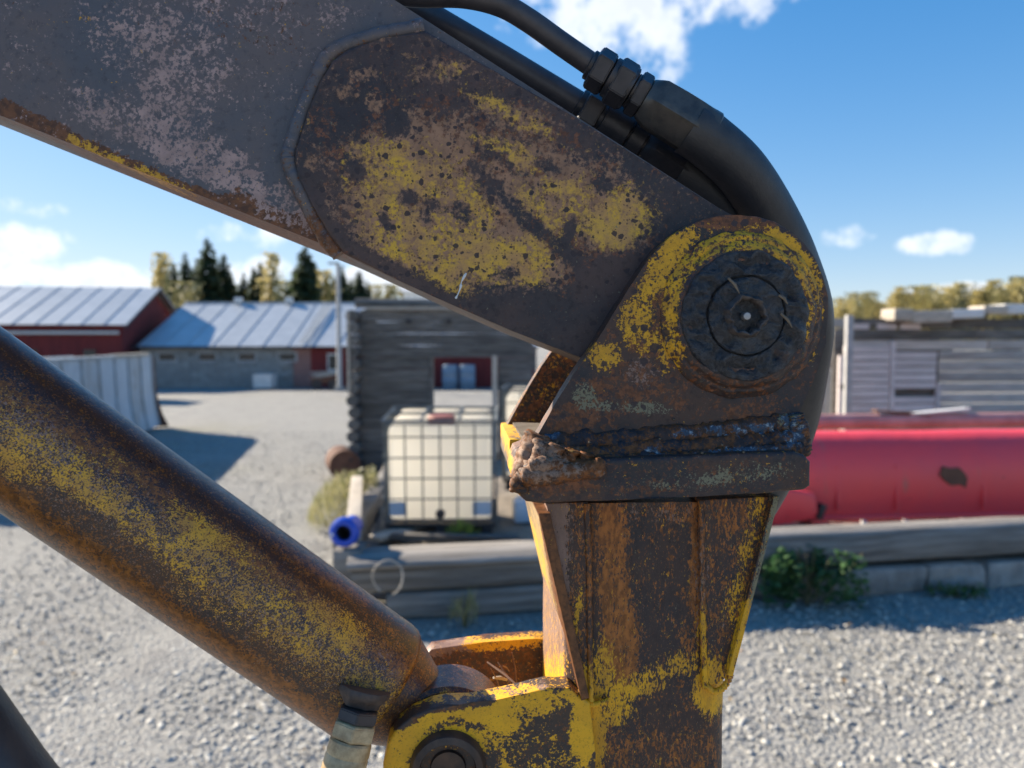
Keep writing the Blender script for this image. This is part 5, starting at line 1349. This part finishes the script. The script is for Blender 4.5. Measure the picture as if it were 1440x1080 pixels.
# stick --------------------------------------------------------------
def stick():
    SX = []
    def fnm(X, Y):
        yl = mx(E(X, Y, 1000, 970, 30, 42, 0, .78), E(X, Y, 880, 970, 60, 16, -8, .66), E(X, Y, 850, 950, 24, 60, 0, .52), E(X, Y, 825, 1040, 30, 110, 0, .85), E(X, Y, 860, 1000, 40, 25, -30, .6), E(X, Y, 930, 945, 70, 9, -8, .50), E(X, Y, 990, 900, 14, 60, 0, .50), E(X, Y, 960, 930, 30, 18, 0, .42), E(X, Y, 1025, 1000, 10, 100, 0, .3), Zr(X) + .06)
        rs = .10 * PN(X, Y, 14, 90, 3.0) + mx(E(X, Y, 862, 800, 26, 150, 0, .74), E(X, Y, 872, 900, 34, 80, 0, .76), E(X, Y, 835, 740, 22, 50, 0, .56), E(X, Y, 985, 790, 18, 150, 0, .74), E(X, Y, 975, 900, 24, 40, 0, .50), E(X, Y, 960, 720, 50, 20, 0, .45), E(X, Y, 880, 1060, 80, 60, 0, .42), E(X, Y, 970, 1060, 60, 50, 0, .42), Zr(X) + .22)
        lf = np.clip((SX[0] + .004 - LOC['x']) / .004, 0, 1) if SX else Zr(X)
        yl = mx(yl, lf * np.clip((Y - 880) / 90, .28, 1)); rs = rs * (1 - .5 * lf)
        return {'yellow': yl, 'rust': rs, 'primer': mx(E(X, Y, 985, 820, 12, 120, 0, .36), E(X, Y, 930, 720, 60, 20, 0, .3), lf * .85, Zr(X)), 'pale': Zr(X) + .05}
    # tube with rounded corners
    y0, y1 = .020, .255
    xL = L(796, 1030, y0).x; xR = L(1028, 1030, y0).x; zt = L(900, 704, y0).z - .002; zb = .62
    SX.append(xL); rc = .030; ring = []
    for (cx, cy, a0) in ((xL + rc, y0 + rc, 180), (xR - rc, y0 + rc, 270), (xR - rc, y1 - rc, 0), (xL + rc, y1 - rc, 90)):
        for k in range(9): a = R(a0 + 90 * k / 8); ring.append((cx + rc * math.cos(a), cy + rc * math.sin(a)))
    # densify the flat sides
    dense = []
    for (a, b) in zip(ring, ring[1:] + ring[:1]):
        d = math.hypot(b[0] - a[0], b[1] - a[1]); k = max(1, int(d / .006))
        for i in range(k): dense.append((a[0] + (b[0] - a[0]) * i / k, a[1] + (b[1] - a[1]) * i / k))
    zz = list(np.arange(zt, zt - .42, -.006)) + [zt - .6, zt - .8, zb]
    bm = bmesh.new(); rows = [[bm.verts.new((x, y, z)) for x, y in dense] for z in zz]
    for A, B in zip(rows[:-1], rows[1:]):
        for k in range(len(dense)): bm.faces.new((A[k], A[(k + 1) % len(dense)], B[(k + 1) % len(dense)], B[k]))
    bm.faces.new(rows[0]); bm.faces.new(rows[-1][::-1])
    rough_noise(bm, .0006, 30, 6)
    me = bm_mesh('stick_tube', bm, 50); masks(me, fnm); tube = link('stick_tube', me, crane, M_STICK)
    # flared side plates
    def side(o_t, o_b, i_t, i_b, mat, fn, nm='side_plate'):
        yf, yb = .004, .262
        A = [L(*o_t, yf), L(*i_t, yf), L(*i_b, yf), L(*o_b, yf)]
        n_ = 24; pts_f = []
        bm = prism_bm(A, [Vector((p.x, yb, p.z)) for p in A], .0012, 2, .006)
        me = bm_mesh(nm, bm, 40); masks(me, fn); return link(nm, me, crane, mat)
    fl = lambda X, Y: {'yellow': (LOC['y'] > .006) * mx(E(X, Y, 785, 960, 40, 70, 0, 1.0), S(X, Y, [(748, 710), (757, 960)], 7, .8), E(X, Y, 760, 790, 30, 60, 0, .50)), 'rust': Zr(X) + .25 + .75 * (LOC['y'] <= .006), 'primer': (LOC['y'] > .006) * mx(E(X, Y, 775, 830, 50, 170, 0, .80), Zr(X)), 'pale': Zr(X)}
    sp = side((757, 722), (818, 986), (774, 722), (829, 982), M_SIDE, fl)
    fr = lambda X, Y: {'yellow': mx(S(X, Y, [(1030, 945), (1056, 850)], 10, .8), Zr(X) + .2), 'rust': Zr(X) + .3, 'primer': Zr(X), 'pale': mx(S(X, Y, [(1095, 700), (1060, 850)], 8, .7), Zr(X))}
    side((1097, 698), (1031, 952), (1088, 698), (1023, 950), M_STICK, fr)
    # filler plates in the flare
    for poly in ([(768, 708), (827, 706), (830, 984), (822, 976)], [(984, 703), (1092, 698), (1027, 948), (1010, 962), (990, 966)]):
        A = outl(poly, .0135); bm = prism_bm(A, [Vector((p.x, .045, p.z)) for p in A], .001, 2, .006)
        me = bm_mesh('filler_plate', bm, 40)
        def ff(X, Y):
            d = fnm(X, Y); d['yellow'] = mx(E(X, Y, 1000, 955, 22, 40, 0, .7), E(X, Y, 1052, 770, 14, 40, 10, .48), E(X, Y, 1065, 715, 14, 25, 0, .52), E(X, Y, 1035, 840, 18, 50, 15, .44), E(X, Y, 808, 880, 8, 70, 10, .55), E(X, Y, 822, 960, 8, 30, 0, .7), Zr(X) + .08); d['rust'] = mx(E(X, Y, 1030, 730, 30, 30, 0, .5), Zr(X) + .35); return d
        masks(me, ff); link('filler_plate', me, crane, M_STICK)
    # seam welds
    for px in ([(825, 708), (828, 800), (829, 900), (831, 985)], [(986, 704), (988, 800), (989, 900), (992, 965)], [(812, 972), (822, 988), (838, 990), (856, 984)], [(992, 962), (1004, 972), (1018, 966), (1028, 948)]):
        pth = catmull([L(a, b, .014) for a, b in px], 16); bm = bmesh.new(); add_tube(bm, pth, [.0032 * (1 + .15 * math.sin(i * 1.6) + .2 * mnoise.noise(Vector((i * .4, px[0][0], 0)))) for i in range(len(pth))], 10)
        me = bm_mesh('weld_bead', bm, 60); masks(me, lambda X, Y: {**fnm(X, Y), 'yellow': mx(fnm(X, Y)['yellow'], E(X, Y, 988, 900, 14, 60, 0, .6)), 'rust': Zr(X) + .5}); link('weld_bead', me, tube, M_STICK)
    # lower end of the stick, out of view: a plain pin eye
    bm = bmesh.new(); xc = (xL + xR) / 2; add_lathe(bm, (xc, .02, zb - .02), (0, 1, 0), [(.03, 0), (.085, 0), (.085, .23), (.03, .23), (.03, 0)], 40); link('stick_eye', bm_mesh('stick_eye', bm, 40), crane, M_CYLD)
M_CYLD = simple('dark_worn_steel', (0.095, 0.055, 0.035), (0.030, 0.022, 0.020), 40, .4, .2, .3, 160, bdist=.001)
stick()

# lugs for the cylinder ----------------------------------------------
def lugs():
    nl = [(560, 1190), (541, 1120), (538, 1075), (545, 1045), (558, 1024), (580, 1008), (605, 997), (632, 992), (660, 992), (695, 985), (735, 976), (770, 968), (802, 968), (830, 990), (838, 1060), (836, 1250), (760, 1240), (640, 1215)]
    yf = .008
    A = outl(nl, yf); bm = prism_bm(A, [Vector((p.x, .034, p.z)) for p in A], .003, 3, .0045); rough_noise(bm, .0006, 50, 12)
    me = bm_mesh('lug_plate', bm, 40)
    def fn(X, Y):
        rr = np.hypot(X - 632, Y - 1075)
        dk = mx(S(X, Y, [(560, 1020), (600, 996), (650, 990), (690, 983)], 8, .9), S(X, Y, [(600, 1030), (640, 1012), (690, 1030)], 7, .5), E(X, Y, 690, 1050, 22, 30, 0, .4), E(X, Y, 745, 1050, 40, 60, 0, .35), E(X, Y, 790, 1005, 20, 30, 0, .35), E(X, Y, 632, 1080, 54, 54, 0, .9))
        yl = mx(E(X, Y, 650, 1020, 120, 60, -10, .95), E(X, Y, 760, 990, 70, 25, -8, .80), E(X, Y, 820, 1020, 24, 60, 0, .95), E(X, Y, 740, 1060, 60, 60, 0, .66), E(X, Y, 560, 1060, 40, 60, 0, .85), Zr(X) + .3) - dk
        return {'yellow': yl, 'rust': mx(E(X, Y, 620, 1005, 60, 12, -15, .6), Zr(X) + .3), 'primer': mx(E(X, Y, 720, 972, 60, 6, -8, .7), Zr(X)), 'pale': Zr(X)}
    masks(me, fn); lg = link('lug_plate', me, crane, M_LUG)
    fl = [(600, 1160), (575, 1080), (572, 1010), (584, 950), (598, 922), (606, 913), (680, 903), (752, 898), (805, 900), (805, 1160)]
    A = outl(fl, .235); bm = prism_bm(A, [Vector((p.x, .261, p.z)) for p in A], .002, 2, .009, True); me = bm_mesh('lug_plate', bm, 40)
    masks(me, lambda X, Y: {'yellow': mx(S(X, Y, [(660, 903), (690, 905), (760, 897)], 10, .8), Zr(X) + .12), 'rust': Zr(X) + .5, 'primer': mx(S(X, Y, [(600, 915), (660, 904)], 10, .9), Zr(X)), 'pale': Zr(X)}); link('lug_plate', me, crane, M_LUG)
    # pin boss
    C = L(630, 1078, yf); bm = bmesh.new()
    add_lathe(bm, C, (0, -1, 0), [(.037, -.01), (.037, .004), (.034, .009), (.028, .011), (.0265, .006), (.026, -.004), (.018, -.004), (.017, .002), (.0165, .004), (0, .005)], 72); link('lug_pin', bm_mesh('lug_pin', bm, 40), lg, M_CYLD)
    # cylinder eye between the lugs
    Ce = toL(ray(632, 1078, .72)); Ce = L(630, 1078, yf)
    bm = bmesh.new(); add_lathe(bm, Vector((Ce.x, .042, Ce.z)), (0, 1, 0), [(.02, 0), (.058, 0), (.062, .004), (.062, .056), (.058, .060), (.02, .060)], 64); me = bm_mesh('cylinder_eye', bm, 40)
    masks(me, lambda X, Y: {'yellow': mx(E(X, Y, 625, 975, 16, 6, -20, .5), Zr(X)), 'rust': Zr(X) + .42, 'primer': mx(E(X, Y, 660, 945, 40, 10, 20, .35), Zr(X)), 'pale': Zr(X)}); link('cylinder_eye', me, crane, M_CYL)
    # spruce needles and twigs caught between the lugs
    for k, (a, b, r) in enumerate((((685, 931), (732, 968), .0016), ((700, 931), (722, 970), .0012), ((720, 918), (727, 965), .001), ((694, 953), (712, 956), .0024), ((745, 955), (742, 972), .001), ((690, 940), (704, 972), .001), ((706, 936), (716, 944), .001))):
        p0, p1 = L(*a, .16 - .01 * k), L(*b, .12 + .01 * k); bm = bmesh.new(); add_tube(bm, [p0, p0.lerp(p1, .5) + Vector((.001, 0, .001)), p1], [r * .6, r, r * .7], 6); link('twig', bm_mesh('twig', bm, 40), crane, simple('twig_bark', (0.22, 0.12, 0.07), (0.14, 0.07, 0.04), 80, .7) if k != 3 else M_PALEWOOD)
lugs()

# hydraulic cylinder ---------------------------------------------------
def cylinder():
    De, Dl = .785, .70
    Pe = toL(ray(541, 965, De)); Pl = toL(ray(0, 587, Dl)); ax = (Pe - Pl).normalized(); Rr = 88 * De / FPX
    P0 = Pl - ax * .55; Lt = (Pe - P0).length
    prof = [(0, -.001), (Rr * .9, 0)] + [(Rr, h) for h in np.arange(.004, Lt - .022, .008)] + [(Rr * 1.004, Lt - .018), (Rr * 1.0, Lt - .012), (Rr * .985, Lt - .006), (Rr * .95, Lt - .002), (Rr * .90, Lt), (Rr * .6, Lt + .001), (0, Lt + .001)]
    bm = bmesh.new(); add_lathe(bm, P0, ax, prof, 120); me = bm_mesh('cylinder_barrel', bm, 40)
    def fn(X, Y):
        a = R(35.2); u = X * math.cos(a) + Y * math.sin(a); v = -X * math.sin(a) + Y * math.cos(a); vc = 587 * math.cos(a); dv = v - vc
        band = np.exp(-((dv - 8) / 48) ** 2)
        yl = mx(.47 * band, E(X, Y, 120, 690, 90, 30, 35, .58), E(X, Y, 20, 660, 70, 36, 35, .50), E(X, Y, 300, 770, 110, 40, 35, .50), E(X, Y, 470, 880, 70, 40, 35, .54), E(X, Y, 495, 900, 26, 30, 0, .62), E(X, Y, 260, 840, 60, 16, 20, .44), S(X, Y, [(603, 906), (592, 955), (560, 1000)], 5, .7))
        yl = yl - mx(E(X, Y, 130, 760, 120, 40, 35, .4), E(X, Y, 330, 690, 60, 18, 38, .3)) - np.clip((dv - 52) / 40, 0, .6) - np.clip((-dv - 56) / 25, 0, .6) + .22 * PN(X, Y, 70, 30, 2.0, 36) - .02
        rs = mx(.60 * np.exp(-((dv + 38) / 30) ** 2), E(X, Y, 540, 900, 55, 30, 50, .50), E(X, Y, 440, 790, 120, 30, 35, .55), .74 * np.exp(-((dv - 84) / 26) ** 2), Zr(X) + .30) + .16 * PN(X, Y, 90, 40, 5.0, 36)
        pr = mx(.33 * band, E(X, Y, 60, 620, 90, 30, 35, .45), E(X, Y, 545, 930, 26, 30, 0, .3))
        return {'yellow': yl, 'rust': rs, 'primer': pr, 'pale': Zr(X)}
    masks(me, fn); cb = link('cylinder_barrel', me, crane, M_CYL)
    Ce = L(630, 1078, .008); Cn = Vector((Ce.x, .072, Ce.z)); nd = (Cn - Pe).normalized(); nl = (Cn - Pe).length
    bm = bmesh.new(); add_lathe(bm, Pe - nd * .012, nd, [(0, 0), (.064, 0), (.063, .012), (.058, .022), (.047, nl * .55), (.040, nl - .01), (0, nl - .01)], 64); me = bm_mesh('cylinder_neck', bm, 50)
    masks(me, lambda X, Y: {'yellow': Zr(X) + .05, 'rust': Zr(X) + .40, 'primer': Zr(X) + .05, 'pale': Zr(X)}); link('cylinder_neck', me, crane, M_CYL)
    # port boss and hose fitting
    up = -(ax.cross(Vector((0, 1, 0)))).normalized()
    s = toL(ray(508, 990, .700)); e = toL(ray(480, 1092, .685)); d = (e - s).normalized(); LL = (e - s).length
    bm = bmesh.new(); add_lathe(bm, s - d * .010 + Vector((0, .010, 0)), d, [(0, 0), (.024, 0), (.0245, .004), (.021, .009), (.0185, .012), (.0175, .016), (0, .016)], 48, lambda r, h, a: (.0028 * mnoise.noise(Vector((math.cos(a) * 3, math.sin(a) * 3, h * 90))), 0), ref=Vector((0, 1, 0))); link('port_boss', bm_mesh('port_boss', bm, 60), cb, simple('brown_weld', (0.11, 0.075, 0.055), (0.06, 0.045, 0.04), 120, .6, .1, .6, 220, bdist=.001))
    mbr = simple('brass_ferrule', (0.60, 0.44, 0.24), (0.34, 0.225, 0.11), 90, .42, .0, .2, 150, bdist=.0008)
    u = d.cross(Vector((0, 1, 0))).normalized(); v = d.cross(u)
    def hexp(p0, ln, r, mat, nm):
        bm = bmesh.new(); rings = [[bm.verts.new(p0 + d * h + (u * math.cos(t) + v * math.sin(t)) * r * q) for t in [math.pi * (i + .5) / 3 for i in range(6)]] for h, q in ((0, .88), (ln * .12, 1), (ln * .88, 1), (ln, .88))]
        for A, B in zip(rings[:-1], rings[1:]):
            for i in range(6): bm.faces.new((A[i], A[(i + 1) % 6], B[(i + 1) % 6], B[i]))
        bm.faces.new(rings[0][::-1]); bm.faces.new(rings[-1]); bmesh.ops.bevel(bm, geom=bm.edges[:], offset=.0008, segments=2, affect='EDGES'); link(nm, bm_mesh(nm, bm, 30), cb, mat)
    hexp(s + d * .004, .012, .0205, M_FIT, 'hex_nut'); hexp(s + d * .016, .016, .0218, mbr, 'hex_nut')
    bm = bmesh.new(); add_lathe(bm, s + d * .032, d, [(0, 0), (.0185, 0), (.0200, .002), (.0205, .012), (.0197, .014), (.0205, .016), (.0205, .042), (.019, .045), (.0175, .046), (0, .046)], 40, ref=Vector((0, 1, 0))); link('ferrule', bm_mesh('ferrule', bm, 30), cb, mbr)
    bm = bmesh.new(); add_tube(bm, catmull([s + d * .07, s + d * .14, s + d * .24 + Vector((-.02, 0, -.02)), s + d * .4 + Vector((-.1, 0, -.05))], 8), .0138, 24); link('hydraulic_hose', bm_mesh('hydraulic_hose', bm, 60), crane, M_RUBBER)
    # dark hose crossing the bottom left corner
    a, b = toL(ray(-186, 900, .60)), toL(ray(3, 1134, .61)); dd = (b - a)
    bm = bmesh.new(); add_tube(bm, catmull([a - dd * 1.0 + Vector((-.1, 0, .02)), a, b, b + dd * .7], 8), .045, 32); link('hydraulic_hose', bm_mesh('hydraulic_hose', bm, 60), crane, M_RUBBER)
cylinder()
